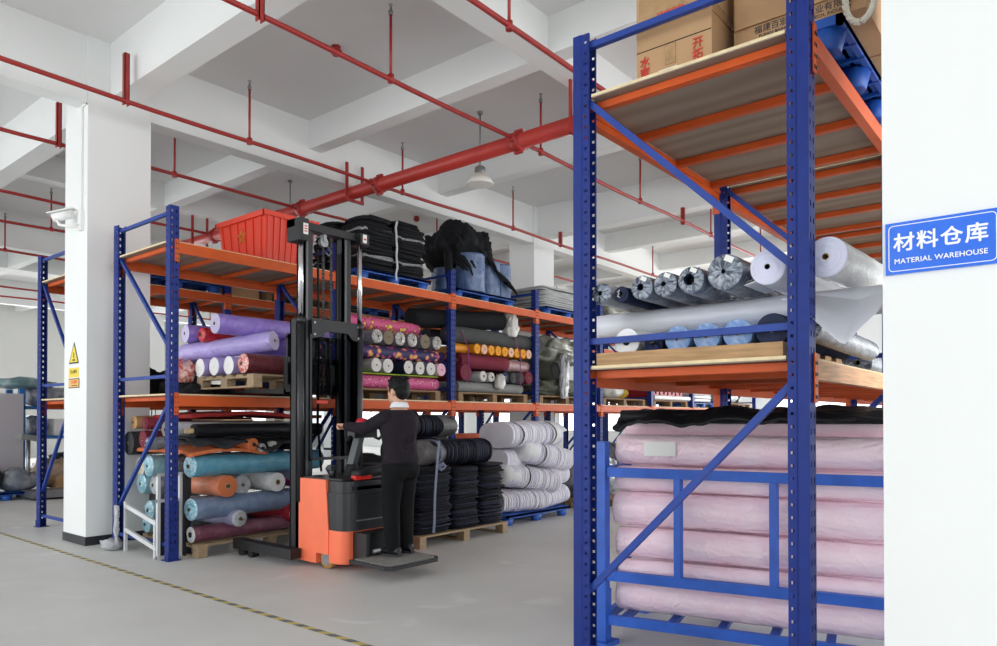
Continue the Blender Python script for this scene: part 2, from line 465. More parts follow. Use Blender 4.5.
# far walls with window bands
GLASS = pm('window_daylight', (250, 252, 255), 0.1, emit=1.6)
WFRAME = pm('window_frame', (206, 208, 210), 0.4)
WCOUNT = [0]
def wall_with_windows(name, axis, at, a0, a1, wins, mat):
    """wall standing at X=at or Y=at, running a0..a1 along the other axis, holes wins=(w0,w1,z0,z1)"""
    m = MB(); t = 0.2
    def B(p, q, z0, z1):
        if axis == 'Y': m.box(p, q, at, at + t, z0, z1)
        else: m.box(at, at + t, p, q, z0, z1)
    cur = a0
    for (p, q, z0, z1) in wins:
        B(cur, p, 0, ZS); B(p, q, 0, z0); B(p, q, z1, ZS); cur = q
    B(cur, a1, 0, ZS)
    w = struct(name, m, mat)
    for (p, q, z0, z1) in wins:
        WCOUNT[0] += 1
        f = MB(); g = MB(); c = 0.05
        def F(u0, u1, v0, v1):
            if axis == 'Y': f.box(u0, u1, at + 0.03, at + 0.12, v0, v1)
            else: f.box(at + 0.03, at + 0.12, u0, u1, v0, v1)
        F(p, q, z0, z0 + c); F(p, q, z1 - c, z1); F(p, p + c, z0, z1); F(q - c, q, z0, z1)
        n = max(1, round((q - p) / 1.1))
        for k in range(1, n): F(p + (q - p) * k / n - c / 2, p + (q - p) * k / n + c / 2, z0, z1)
        F(p, q, z0 + (z1 - z0) * 0.68, z0 + (z1 - z0) * 0.68 + c)
        fo = struct('window_%d' % WCOUNT[0], f, WFRAME)
        if axis == 'Y': g.box(p + c, q - c, at + 0.07, at + 0.08, z0 + c, z1 - c)
        else: g.box(at + 0.07, at + 0.08, p + c, q - c, z0 + c, z1 - c)
        put('window_pane', g.mesh('window_pane', GLASS), fo)
    return w
wall_with_windows('wall_back', 'Y', YW, -9, XW, [(17.4, 19.6, 1.0, 2.9), (21.2, 23.8, 1.0, 2.9)], GREYW)
wall_with_windows('wall_right', 'X', XW - 0.2, -8, YW, [(-6.5, -1, 0.9, 2.9), (0.9, 3.6, 0.9, 2.9), (4.4, 8.2, 0.9, 2.9), (9.7, 13.0, 0.9, 2.9), (13.8, 16.8, 0.9, 2.9), (18.4, 21.2, 0.9, 2.9), (22.2, 25.6, 0.9, 2.9), (27.2, 29.8, 0.9, 2.9)], WALL)

struct('light_block_wall', MB().box(-9.2, -9, -8, 5.0, 0, ZS), WALL)  # unseen wall, added to keep open-side daylight off the near pillar
# hazard tape along the aisle
tp = solo('floor_tape', MB().box(2.975, 3.025, -3, 14.5, 0.0005, 0.002), tapemat(), (3, 0, 0))
tag(tp, 'worn yellow and dark grey striped hazard tape stuck along the concrete floor', 'floor tape')

# ------------------------------------------------------------------ sign on the near pillar
SIGNB = pm('sign_blue', (38, 108, 226), 0.3, coat=0.3, var=0.06, vscale=30)
SIGNW = pm('sign_white', (240, 244, 250), 0.5)
sg = thing('door_sign', 'blue warehouse sign with white Chinese characters and English line on the near white pillar', 'sign', (3.31, 0.44, 2.039))
part('sign_board', MB().box(3.300, 3.3095, 0.243, 0.637, 2.039, 2.251), [SIGNB], sg)
m = MB()
def rrect(y0, y1, z0, z1, r, n=6):
    P = []
    for cy_, cz_, a0 in ((y1 - r, z1 - r, 0), (y0 + r, z1 - r, 90), (y0 + r, z0 + r, 180), (y1 - r, z0 + r, 270)):
        for k in range(n + 1):
            a = radians(a0 + 90 * k / n); P.append((3.2995, cy_ + r * cos(a), cz_ + r * sin(a)))
    return P
P = rrect(0.258, 0.624, 2.052, 2.238, 0.016)
for a, b in zip(P, P[1:] + P[:1]): m.bar(a, b, 0.003, 0.001, up=(1, 0, 0))
part('border_line', m, SIGNW, sg)
RX = (pi / 2, 0, -pi / 2)          # text standing upright, read from -X
text('lettering', '材料仓库', 0.078, SIGNW, sg, (3.2984, 0.445, 2.162), RX, bold=0.0016, space=1.12)
text('lettering', 'MATERIAL WAREHOUSE', 0.0285, SIGNW, sg, (3.2984, 0.445, 2.090), RX, bold=0.0004, space=1.04)

# ------------------------------------------------------------------ signs, camera, conduit on the far pillar
SY = pm('warning_yellow', (240, 214, 60), 0.5); SO = pm('notice_orange', (240, 186, 96), 0.5); SBK = pm('sign_black', (40, 38, 34), 0.5); SRD = pm('sign_red', (214, 70, 46), 0.5)
t = thing('warning_sign', 'yellow triangular warning sign with black border on the white pillar', 'sign', (3.31, 9.12, 2.08))
part('border', MB().prism([(9.27, 2.085), (8.985, 2.085), (9.12, 2.335)], 'X', 3.305, 3.3095), SBK, t)
part('face', MB().prism([(9.243, 2.102), (9.012, 2.102), (9.12, 2.302)], 'X', 3.3035, 3.3085), SY, t)
m = MB().ell((3.303, 9.12, 2.205), 0.002, 0.014, 0.014, 1)
m.bar((3.303, 9.12, 2.20), (3.303, 9.12, 2.15), 0.022, 0.002, up=(1, 0, 0))
m.bar((3.303, 9.085, 2.135), (3.303, 9.155, 2.118), 0.012, 0.002, up=(1, 0, 0)); m.bar((3.303, 9.155, 2.135), (3.303, 9.085, 2.118), 0.012, 0.002, up=(1, 0, 0))
part('symbol', m, SBK, t)
t = thing('notice_plate', 'small yellow notice plate under the warning triangle on the pillar', 'sign', (3.31, 9.13, 1.93))
part('plate', MB().box(3.305, 3.3095, 8.985, 9.275, 1.925, 2.035), SY, t)
text('lettering', '当心触电', 0.05, SBK, t, (3.3045, 9.13, 1.988), RX)
t = thing('notice_plate', 'small orange notice plate with red lettering, lowest on the pillar', 'sign', (3.31, 9.12, 1.80))
part('plate', MB().box(3.305, 3.3095, 8.97, 9.275, 1.80, 1.912), SBK, t)
part('face', MB().box(3.303, 3.305, 8.98, 9.265, 1.81, 1.902), SO, t)
text('lettering', '禁止烟火', 0.046, SRD, t, (3.3025, 9.10, 1.868), RX)
part('small_print', MB().box(3.3025, 3.303, 9.02, 9.18, 1.824, 1.834), SBK, t)

t = thing('security_camera', 'white bullet security camera bracketed on the pillar beside the rack', 'camera', (3.31, 8.9, 3.76))
part('wall_plate', MB().box(3.27, 3.309, 8.86, 8.94, 3.60, 3.84), WHITE, t, bevel=0.006)
part('bracket', MB().tube([(3.28, 8.90, 3.66), (3.22, 8.96, 3.64), (3.12, 9.06, 3.66), (3.10, 9.09, 3.74)], 0.017, 10), WHITE, t)
a = Vector((3.24, 8.99, 3.80)); d = Vector((-0.55, 0.5, -0.2)).normalized()
part('housing', MB().tube([a, a + d * 0.22], 0.05, 20), WHITE, t)
part('sun_hood', MB().bar(a - d * 0.02 + Vector((0, 0, .055)), a + d * 0.27 + Vector((0, 0, .055)), 0.12, 0.012), WHITE, t, bevel=0.004)
part('lens', MB().tube([a + d * 0.216, a + d * 0.228], 0.04, 20), BLACK, t)
m = MB()
m.bar((-4.7, 8.786, 5.235), (3.298, 8.786, 5.235), 0.02, 0.02); m.bar((3.298, 8.786, 5.245), (3.298, 8.786, 5.03), 0.02, 0.02)
m.bar((3.298, 8.776, 5.03), (3.298, 8.91, 5.03), 0.02, 0.02); m.bar((3.298, 8.90, 5.03), (3.298, 8.90, 3.845), 0.02, 0.02)
tag(solo('cable_conduit', m, WHITE, (3.3, 8.9, 5.2)), 'thin white cable conduit running along the beam and down to the security camera', 'conduit')

# ------------------------------------------------------------------ sprinkler pipes
ZP = 4.93
RPX = [-0.6, 2.2, 4.95, 7.57, 10.3, 13.05, 15.8, 18.5, 21.2]
BEAMX = [3.45, 11.85, 20.2]
PIPEL = {3.93: 'red sprinkler branch pipe with risers passing the top of the near blue rack',
         5.50: 'red sprinkler branch pipe with risers crossing the ceiling over the forklift operator',
         8.12: 'red sprinkler branch pipe with risers passing in front of the white pillar',
         10.05: 'red sprinkler branch pipe with risers passing just behind the white pillar',
         12.83: 'red sprinkler branch pipe with risers, second one behind the white pillar',
         14.75: 'red sprinkler branch pipe with risers, third one behind the white pillar',
         17.3: 'red sprinkler branch pipe with risers, fourth one behind the white pillar',
         22.1: 'red sprinkler branch pipe with risers, fifth one behind the white pillar',
         23.9: 'red sprinkler branch pipe with risers, last one before the back wall'}
for y, lab in PIPEL.items():
    t = thing('sprinkler_pipe', lab, 'pipe', (7.1, y, ZP), 'red sprinkler branch pipes')
    x0 = -6
    sag = lambda x: 0.012 * sin(x * 0.9 + y)
    part('pipe', MB().tube([(x0 + k * 0.75, y + sag(x0 + k * .75), ZP + sag(k * 1.3)) for k in range(int((23.8 - x0) / 0.75) + 1)], 0.026, 10), RED, t)
    for x in RPX:
        if abs(x - 7.57) < 0.1 and y > 10: continue
        yy = y + sag(x)
        r = part('riser', MB().tube([(x, yy, ZP), (x, yy, 5.60)], 0.015, 8).lathe((x, yy, ZP - 0.035), [(0.034, 0), (0.034, 0.08)], 10), RED, t)
        part('sprinkler_head', MB().lathe((x, yy, 5.59), [(0.022, 0), (0.028, .03), (0.014, .055), (0.012, .10), (0.024, .105), (0.024, .11)], 10), STEEL, r)
    for x in BEAMX:
        part('hanger', MB().box(x - 0.027, x + 0.027, y - 0.03, y - 0.022, ZP - 0.05, 5.45 if x < 5 else 5.18).box(x - 0.027, x - 0.019, y - 0.03, y + 0.03, ZP - 0.05, 5.45 if x < 5 else 5.18).box(x + 0.019, x + 0.027, y - 0.03, y + 0.03, ZP - 0.05, 5.45 if x < 5 else 5.18), RED, t)
t = thing('main_pipe', 'thick red sprinkler main pipe running across above the racks', 'pipe', (7.1, 8, ZP))
part('pipe', MB().tube([(7.1, 2.6, ZP), (7.1, 17.8, ZP)], 0.098, 24), REDB, t)
for y in list(PIPEL)[:-2]:
    part('coupling', MB().lathe((7.1, y, ZP), [(0.108, -0.06), (0.125, -0.05), (0.125, 0.05), (0.108, 0.06)], 20, axis='Y').tube([(6.92, y, ZP), (7.28, y, ZP)], 0.05, 10)
         .box(7.08, 7.12, y - 0.06, y + 0.06, ZP + 0.11, ZP + 0.15).box(7.08, 7.12, y - 0.06, y + 0.06, ZP - 0.15, ZP - 0.11), RED, t)
for y in (4.62, 8.70, 13.4):
    m = MB()
    for x in (6.95, 7.25): m.box(x - 0.022, x + 0.022, y - 0.012, y + 0.012, ZP - 0.16, 5.42 if y != 8.70 else 5.36)
    m.box(6.93, 7.27, y - 0.02, y + 0.02, ZP - 0.16, ZP - 0.12)
    part('hanger', m, RED, t)

# alarm sounders on the slab
for (x, y, z, lab) in ((5.26, 6.79, ZS, 'small red alarm bell under the ceiling slab, above the forklift'),
                       (10.84, 11.2, ZS, 'small red alarm bell under the ceiling slab, beyond the black cloth pallet')):
    t = thing('alarm_bell', lab, 'alarm', (x, y, z))
    part('base', MB().lathe((x, y, z - 0.03), [(0.05, 0), (0.055, .03)], 16), RED, t)
    part('horn', MB().lathe((x, y, z - 0.11), [(0.035, 0), (0.075, .05), (0.05, .08)], 16), RED, t)

# high-bay lamps
LAMPS = pm('lamp_shade', (236, 234, 226), 0.35)
LAMPG = pm('lamp_glass', (246, 244, 236), 0.3)
def lamp(x, y, zb, lab):
    t = thing('highbay_lamp', lab, 'lamp', (x, y, ZS), 'high-bay lamps')
    part('stem', MB().tube([(x, y, zb + 0.26), (x, y, ZS - 0.01)], 0.012, 8), STEEL, t)
    part('ceiling_cup', MB().lathe((x, y, ZS - 0.035), [(0.035, 0), (0.045, .035)], 14), STEEL, t)
    part('driver_housing', MB().lathe((x, y, zb + 0.15), [(0.07, 0), (0.078, .02), (0.078, .09), (0.05, .11), (0.02, .12)], 20), STEEL, t)
    part('shade', MB().lathe((x, y, zb), [(0.195, 0), (0.2, .006), (0.155, .07), (0.085, .15), (0.06, .155)], 28), LAMPS, t)
    part('diffuser', MB().lathe((x, y, zb - 0.004), [(0.18, 0), (0.185, .008)], 28), LAMPG, t)
lamp(7.70, 6.66, 4.78, 'grey high-bay lamp with white shade hanging in front of the red main pipe')
lamp(7.72, 11.3, 4.78, 'grey high-bay lamp hanging behind the red main pipe above the orange tub')

# ------------------------------------------------------------------ pallet racks
ZT = 3.62
def sheet_strip(bm, p0, du, dv, us, vs, hole):
    """perforated strip in the plane (du, dv): grid us x vs, cells where hole(i, j) are left out"""
    V = [[bm.verts.new(p0 + du * u + dv * v) for v in vs] for u in us]
    for i in range(len(us) - 1):
        for j in range(len(vs) - 1):
            if not hole(i, j): bm.faces.new((V[i][j], V[i + 1][j], V[i + 1][j + 1], V[i][j + 1]))

def upright_mesh(h, holes=True):
    """perforated open section: web with slots at y=0 (outer, -Y), flanges going to +Y with one row of bolt holes"""
    m = MB(); bm = m.bm; Z = Vector((0, 0, 1))
    if holes:
        pz = 0.075; n = int(h / pz)
        vs = [0]
        for k in range(n): vs += [k * pz + 0.024, k * pz + 0.051]
        vs.append(h)
        sheet_strip(bm, Vector((-0.048, 0, 0)), Vector((1, 0, 0)), Z, [0, .018, .033, .063, .078, .096], vs, lambda i, j: i in (1, 3) and j % 2 == 1)
        pf = 0.06; n = int(h / pf); vf = [0]
        for k in range(n): vf += [k * pf + 0.023, k * pf + 0.037]
        vf.append(h)
        for s in (-1, 1):
            sheet_strip(bm, Vector((s * 0.048, 0, 0)), Vector((0, 1, 0)), Z, [0, .05], [0, h], lambda i, j: False)
            sheet_strip(bm, Vector((s * 0.048, 0.05, 0)), Vector((-s * 0.55, 0.83, 0)), Z, [0, .012], [0, h], lambda i, j: False)
            sheet_strip(bm, Vector((s * 0.041, 0.06, 0)), Vector((0, 1, 0)), Z, [0, .012, .026, .04], vf, lambda i, j: i == 1 and j % 2 == 1)
            sheet_strip(bm, Vector((s * 0.041, 0.10, 0)), Vector((-s, 0, 0)), Z, [0, .012], [0, h], lambda i, j: False)
    else:
        m.box(-0.048, 0.048, 0, 0.004, 0, h).box(-0.048, -0.044, 0, 0.1, 0, h).box(0.044, 0.048, 0, 0.1, 0, h)
    bmesh.ops.remove_doubles(bm, verts=bm.verts, dist=0.0008)
    for f in bm.faces: f.normal_update()
    me = bpy.data.meshes.new('upright')
    bm.to_mesh(me); bm.free(); me.materials.append(BLUE)
    return me
UP = upright_mesh(ZT); UPF = upright_mesh(ZT, False)
FOOT = MB().box(-0.07, 0.07, -0.03, 0.12, 0, 0.008).box(-0.055, 0.055, -0.006, -0.002, 0.008, 0.09).mesh('foot_plate', BLUE)
RIVET = None
def rack(label, x0, ya, yb, nb, L, group=None, worn=False, levels=(1.68, 3.25), near=0, hb=0.108):
    """row of bays along +X; ya = aisle face nearer the camera, yb = far face"""
    t = thing('pallet_rack', label, 'rack', (x0, ya, 0), group)
    D = yb - ya
    bl = L - 0.09
    beam = MB().box(0, bl, -0.025, 0.025, -hb, 0).box(0, bl, 0.025, 0.032, -0.05, -0.02).mesh('load_beam', ORANGE, bevel=0.004)
    beamw = MB().box(0, bl, -0.025, 0.025, -hb, 0).mesh('load_beam', WORN, bevel=0.004)
    conn = MB().box(-0.045, 0.0, -0.006, 0.0, -0.2, 0.03).box(-0.002, 0.004, -0.006, 0.05, -0.2, 0.03)
    for k in range(4):
        for s in (-0.036, -0.014): conn.box(s, s + 0.008, -0.010, -0.005, -0.18 + k * 0.052, -0.165 + k * 0.052, 1)
    conn = conn.mesh('connector', [ORANGE, BLACK])
    cbar = MB().box(-0.025, 0.025, 0.03, D - 0.03, -0.045, -0.004).box(-0.012, 0.012, 0.03, D - 0.03, -0.047, -0.045).mesh('cross_bar', ORANGE)
    deck = MB().box(0.0, 0.056, 0.11, D - 0.11, 0, 0.006, 0).box(0, 0.056, 0.11, D - 0.11, 0.006, 0.022, 1).box(0.056, L - 0.056, 0.048, D - 0.048, 0, 0.006, 0).box(0.056, L - 0.056, 0.048, D - 0.048, 0.006, 0.022, 1).box(L - 0.056, L - 0.012, 0.11, D - 0.11, 0, 0.006, 0).box(L - 0.056, L - 0.012, 0.11, D - 0.11, 0.006, 0.022, 1).mesh('deck_board', [PLY, EDGE])
    br = 0.034
    for k in range(nb + 1):
        x = k * L
        um = UP if k < 5 or near else UPF
        put('upright', um, t, (x, 0, 0)); put('upright', um, t, (x, D, 0), (0, 0, pi))
        put('foot_plate', FOOT, t, (x, 0, 0)); put('foot_plate', FOOT, t, (x, D, 0), (0, 0, pi))
        X0 = x0 + x; y0, y1 = ya + 0.08, yb - 0.08
        for (p, q) in (((y0, 3.56), (y1, 3.56)), ((y0, 1.88), (y1, 1.88)), ((y0, 0.15), (y1, 0.15)), ((y1, 3.24), (y0, 2.16)), ((y0, 1.62), (y1, 0.48))):
            m = MB().bar((X0, *p), (X0, *q), br, 0.004, up=(1, 0, 0)).bar((X0 - br / 2, *p), (X0 - br / 2, *q), 0.004, br, up=(0, 0, 1) if p[1] == q[1] else (0, p[1] - q[1], abs(p[0] - q[0])))
            m = MB().bar((X0, *p), (X0, *q), br, 0.036, up=(1, 0, 0))
            part('brace', m, BLUE2, t)
    for k in range(nb):
        x = k * L
        for z in levels:
            for side in (0, 1):
                y = 0.0 if side == 0 else D
                bm_ = beamw if (worn and side == 0 and k == 0 and z < 2) else beam
                b = put('load_beam', bm_, t, (x + 0.045 if side == 0 else x + L - 0.045, y + (0.02 if side == 0 else -0.02), z), (0, 0, 0 if side == 0 else pi))
                c1 = put('connector', conn, b, (0, -0.025, 0)); c2 = put('connector', conn, b, (bl, -0.025, 0)); c2.scale = (-1, 1, 1)
            for f in (0.03, 0.31, 0.60, 0.89):
                put('cross_bar', cbar, t, (x + f * L, 0, z))
            put('deck_board', deck, t, (x - 0.03 if k == 0 else x, 0, z))
    return t
LB = 2.08
RX0, RYA, RYB = 3.53, 7.17, 8.49            # the row facing the aisle
rack('long blue and orange pallet rack behind the forklift, filled with fabric rolls', RX0, RYA, RYB, 8, LB, 'pallet racks')
rack('blue and orange pallet rack standing back to back behind the first fabric rack', RX0, 9.75, 10.85, 8, LB, 'pallet racks')
NX0, NYA, NYB, NL = 3.46, 0.97, 2.25, 2.0
rack('near blue and orange pallet rack holding the pink rolls and the cartons', NX0, NYA, NYB, 5, NL, 'pallet racks', worn=True, near=1, levels=(1.72, 3.25), hb=0.09)
DK1, DK2, DKN = 1.702, 3.272, 1.742                     # deck tops

# ------------------------------------------------------------------ fabric rolls
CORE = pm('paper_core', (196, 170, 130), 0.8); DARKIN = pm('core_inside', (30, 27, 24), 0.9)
SEED = [0]
def roll_body(r, L, lump, crink, nseg, nr, seed, flat=0.0):
    m = MB(); rings = []
    for i in range(nr + 1):
        z = L * i / nr; ring = []
        e = 1.0 if 0 < i < nr else 0.965
        for k in range(nseg):
            a = 2 * pi * k / nseg
            q = r * e * (1 - 0.55 * lump + 0.55 * lump * nz(cos(a) * 1.1 + seed, sin(a) * 1.1, z * 2.2 + seed) + crink * (0.0 - 1.6 * abs(nz(cos(a) * 4 + seed, sin(a) * 4, z * 9 + 2.5 * nz(z * 3, a * 0.5, seed)))))
            x, y = q * cos(a), q * sin(a)
            ring.append(m.bm.verts.new((x, y, z)))
        rings.append(ring)
    for a, b in zip(rings, rings[1:]):
        for k in range(nseg):
            f = m.bm.faces.new((a[k], a[(k + 1) % nseg], b[(k + 1) % nseg], b[k])); f.smooth = True
    m.bm.faces.new(rings[-1])
    return m
def roll_end(r, style, rc, seed, nseg=40):
    """end face around the local axis at z=0, seen from -z"""
    m = MB(); rad = []
    K = {'spiral': 12, 'film': 7, 'cap': 5}[style]
    for i in range(K + 1):
        q = rc + (r * 0.985 - rc) * i / K; ring = []
        for k in range(nseg):
            a = 2 * pi * k / nseg
            if style == 'spiral':
                z = -0.006 * (i % 2) - 0.004 * nz(cos(a) * 2 + seed, sin(a) * 2, i * 0.9) - 0.010 * (1 - i / K)
            elif style == 'film':
                z = (-0.012 - 0.018 * (1 - i / K)) * (0.6 + 0.9 * abs(nz(cos(a) * 7 + seed, sin(a) * 7, i * 0.35))) * (1 if i < K else 0.1)
            else:
                z = -0.004 * nz(cos(a) * 2, sin(a) * 2, i + seed) - 0.006 * (1 - (i / K) ** 3)
            ring.append(m.bm.verts.new((q * cos(a), q * sin(a), z)))
        rad.append(ring)
    for a, b in zip(rad, rad[1:]):
        for k in range(nseg):
            f = m.bm.faces.new((a[k], b[k], b[(k + 1) % nseg], a[(k + 1) % nseg])); f.smooth = True
    return m
def roll(label, p0, p1, r, body, end=None, style='spiral', rc=0.022, group=None, lump=0.05, crink=0.0, both=False, core=None, dens=1, name='fabric_roll', nseg=28, cat='fabric roll', simple=False):
    """roll of cloth from its visible end p0 to p1"""
    SEED[0] += 1; s = SEED[0] * 3.71
    p0, p1 = Vector(p0), Vector(p1); L = (p1 - p0).length
    rot = (p1 - p0).to_track_quat('Z', 'Y').to_euler()
    t = thing(name, label, cat, p0, group, rot)
    nr = max(4, min(24, int(L / (0.05 if crink else 0.13)))) * dens
    def mk(mb, n, mat, loc=(0, 0, 0), rt=None):
        return put(n, mb.mesh(n, mat, (0, 0, 0)), t, loc, rt)
    mk(roll_body(r, L, lump, crink, nseg, nr, s), 'wrapped_cloth', body)
    ends = [((0, 0, 0), None)] + ([((0, 0, L), (pi, 0, 0))] if both else [])
    for loc, rt in ends:
        mk(roll_end(r * (0.975 - lump * 0.2), style, rc, s), 'end_face', end or body, loc, rt)
        if not simple:
            if style == 'cap':
                mk(MB().lathe((0, 0, -0.012), [(rc, 0), (rc, 0.012)], 16), 'core_tube', core or DARKIN, loc, rt)
            else:
                c = MB()
                c.lathe((0, 0, -0.012), [(rc * 0.8, 0.0), (rc * 1.02, 0.0), (rc * 1.02, 0.08), (rc * 0.8, 0.08)], 16, cap=False)
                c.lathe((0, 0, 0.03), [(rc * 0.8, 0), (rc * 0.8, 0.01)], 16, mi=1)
                mk(c, 'core_tube', [core or CORE, DARKIN], loc, rt)
        else:
            mk(MB().lathe((0, 0, -0.006), [(rc, 0), (rc, 0.02)], 12), 'core_tube', core or DARKIN, loc, rt)
    return t

def blob(name, label, cat, c, sx, sy, sz, mat, seed=0, amp=0.25, fr=2.2, sub=4, group=None, fine=0.06):
    """heap of crumpled cloth standing on z=c.z"""
    m = MB(); bmesh.ops.create_icosphere(m.bm, subdivisions=sub, radius=1)
    for v in m.bm.verts:
        p = v.co.normalized()
        q = Vector((math.copysign(abs(p.x) ** 0.75, p.x), math.copysign(abs(p.y) ** 0.75, p.y), p.z))
        k = 1 + amp * nz(p.x * fr + seed, p.y * fr, p.z * fr) + fine * (1 - 2 * abs(nz(p.x * 7 + seed, p.y * 7, p.z * 4 + seed)))
        v.co = Vector((q.x * sx * k, q.y * sy * k, max(0.002, (q.z * 0.5 + 0.42) * sz * k)))
    o = put(name, m.mesh(name, mat, (0, 0, 0), True), None, c)
    return tag(o, label, cat, group)

def drape(name, label, cat, x0, x1, y0, y1, zf, mat, seed=0, amp=0.03, fr=3.0, th=0.012, nx=36, ny=18, group=None, hang=None, jag=0.0):
    """loose sheet of cloth lying at height zf(u, v); hang(u, v) lowers it where it droops over an edge"""
    m = MB(); V = [[], []]
    for s in (0, 1):
        for i in range(nx + 1):
            row = []
            for j in range(ny + 1):
                u, v = i / nx, j / ny
                x = x0 + (x1 - x0) * u; y = y0 + (y1 - y0) * v
                if jag: y += jag * nz(x * 3 + seed, 0, seed) * (1 - v)
                z = zf(u, v) + amp * nz(x * fr + seed, y * fr, seed) + 0.4 * amp * nz(x * fr * 3 + seed, y * fr * 3, 1)
                if hang: z += hang(u, v)
                row.append(m.bm.verts.new((x, y, z + (th if s else 0))))
            V[s].append(row)
    F = m.bm.faces.new
    for i in range(nx):
        for j in range(ny):
            F((V[1][i][j], V[1][i + 1][j], V[1][i + 1][j + 1], V[1][i][j + 1])); F((V[0][i][j], V[0][i][j + 1], V[0][i + 1][j + 1], V[0][i + 1][j]))
    for i in range(nx):
        F((V[0][i][0], V[0][i + 1][0], V[1][i + 1][0], V[1][i][0])); F((V[0][i][ny], V[1][i][ny], V[1][i + 1][ny], V[0][i + 1][ny]))
    for j in range(ny):
        F((V[0][0][j], V[1][0][j], V[1][0][j + 1], V[0][0][j + 1])); F((V[0][nx][j], V[0][nx][j + 1], V[1][nx][j + 1], V[1][nx][j]))
    o = solo(name, m, mat, ((x0 + x1) / 2, (y0 + y1) / 2, zf(0.5, 0.5)), True)
    return tag(o, label, cat, group)

def layered(m, cx, cy, w, d, z0, z1, n, jit, seed, mi=0, lean=(0, 0), wav=0.006, rnd=0.25, mats=1):
    """pile of n cloth layers, each a rounded slab with its own outline"""
    h = (z1 - z0) / n; K = 22
    for i in range(n):
        ox, oy = jit * nz(i * 1.7, seed, 0) * 2 + lean[0] * i / n, jit * nz(seed, i * 1.3, 5) * 2 + lean[1] * i / n
        rings = []
        for zz, e in ((0.04, 0.985), (0.5, 1.0), (0.92, 0.985)):
            ring = []
            for k in range(K):
                a = 2 * pi * k / K; c, s = cos(a), sin(a)
                p = 2 / (2 / rnd if rnd > 1 else 2 + 6 * (1 - rnd))
                x = math.copysign(abs(c) ** p, c) * w / 2; y = math.copysign(abs(s) ** p, s) * d / 2
                q = e * (1 + jit * 1.4 * nz(c * 2 + seed, s * 2, i * 0.8))
                ring.append(m.bm.verts.new((cx + ox + x * q, cy + oy + y * q, z0 + h * (i + zz) + wav * nz(c * 1.5 + i * 0.2, s * 1.5 + seed, i * 0.25))))
            rings.append(ring)
        mm = mi if mats == 1 else mi + int(abs(nz(i * 0.77, seed, 3)) * 97) % mats
        for a, b in zip(rings, rings[1:]):
            for k in range(K):
                f = m.bm.faces.new((a[k], a[(k + 1) % K], b[(k + 1) % K], b[k])); f.material_index = mm; f.smooth = True
        m.bm.faces.new(rings[0][::-1]).material_index = mm; m.bm.faces.new(rings[-1]).material_index = mm
    return m

# ------------------------------------------------------------------ pallets
def wood_pallet(label, loc, rotz=0, w=1.2, d=1.0, mat=WOOD, group=None):
    t = thing('wooden_pallet', label, 'pallet', (loc[0], loc[1], loc[2] + 0.0015), group, (0, 0, rotz))
    def P(n, m): return put(n, m.mesh(n, mat), t)
    m = MB()
    for k in range(6):
        y = -d / 2 + (d - 0.12) * k / 5; m.box(-w / 2, w / 2, y, y + 0.12, 0.118, 0.138)
    P('top_boards', m)
    for x in (-w / 2, -0.05, w / 2 - 0.1):
        P('bearer_board', MB().box(x, x + 0.1, -d / 2, d / 2, 0.098, 0.118)); P('bottom_board', MB().box(x, x + 0.1, -d / 2, d / 2, 0, 0.018))
    for x in (-w / 2, -0.05, w / 2 - 0.1):
        for y in (-d / 2, -0.06, d / 2 - 0.12): P('block', MB().box(x, x + 0.1, y, y + 0.12, 0.018, 0.098))
    return t
def plastic_pallet(label, loc, rotz=0, w=1.2, d=1.0, group=None):
    t = thing('plastic_pallet', label, 'pallet', (loc[0], loc[1], loc[2] + 0.0015), group, (0, 0, rotz))
    m = MB()
    for k in range(9):
        y = -d / 2 + (d - 0.085) * k / 8; m.box(-w / 2 + .02, w / 2 - .02, y, y + 0.085, 0.11, 0.14)
    m.box(-w / 2, w / 2, -d / 2, -d / 2 + 0.03, 0.095, 0.142); m.box(-w / 2, w / 2, d / 2 - 0.03, d / 2, 0.095, 0.142)
    m.box(-w / 2, -w / 2 + 0.03, -d / 2, d / 2, 0.095, 0.142); m.box(w / 2 - 0.03, w / 2, -d / 2, d / 2, 0.095, 0.142)
    for k in range(7): x = -w / 2 + w * (k + 0.5) / 7; m.box(x - 0.008, x + 0.008, -d / 2, d / 2, 0.09, 0.112)
    put('deck', m.mesh('deck', PBLUE), t)
    for x in (-w / 2 + 0.1, 0, w / 2 - 0.1):
        for y in (-d / 2 + 0.09, 0, d / 2 - 0.09):
            put('foot', MB().loft([(x, y, 0, .07, .06), (x, y, .02, .075, .065), (x, y, .10, .1, .085)], 14).mesh('foot', PBLUE), t)
    return t

# cloth colours
def F(n, c, **k):
    if max(c) < 90: k.setdefault('spec', 0.2)
    k.setdefault('rough', 0.85); k.setdefault('var', 0.08); k.setdefault('vscale', 5); k.setdefault('bump', 0.25); k.setdefault('bscale', 18)
    return pm(n, c, **k)
PURP = filmmat('lilac_film', (146, 118, 206), (186, 168, 228), 0.3)
PURPL = filmmat('pale_lilac_film', (176, 160, 222), (216, 206, 238), 0.3)
PURPE = ringmat('lilac_end', (186, 172, 226), (226, 220, 240), 14)
WHITE_E = ringmat('white_end', (228, 228, 230), (248, 248, 248), 16)
MAROON = filmmat('maroon_film', (92, 30, 38), (122, 62, 68), 0.3)
REDFILM = pleatmat('red_white_film', (190, 66, 54), (236, 206, 200), 0.25)
SCARLET = filmmat('scarlet_film', (190, 24, 34), (222, 80, 84), 0.22)
TEAL = filmmat('teal_film', (84, 150, 176), (138, 188, 204), 0.32, 6)
TEALE = pleatmat('teal_end', (96, 168, 190), (206, 226, 232), 0.3)
STEELB = filmmat('steel_blue_film', (112, 132, 164), (162, 178, 198), 0.3, 6)
LAV = filmmat('lavender_film', (150, 152, 186), (190, 192, 214), 0.3, 7)
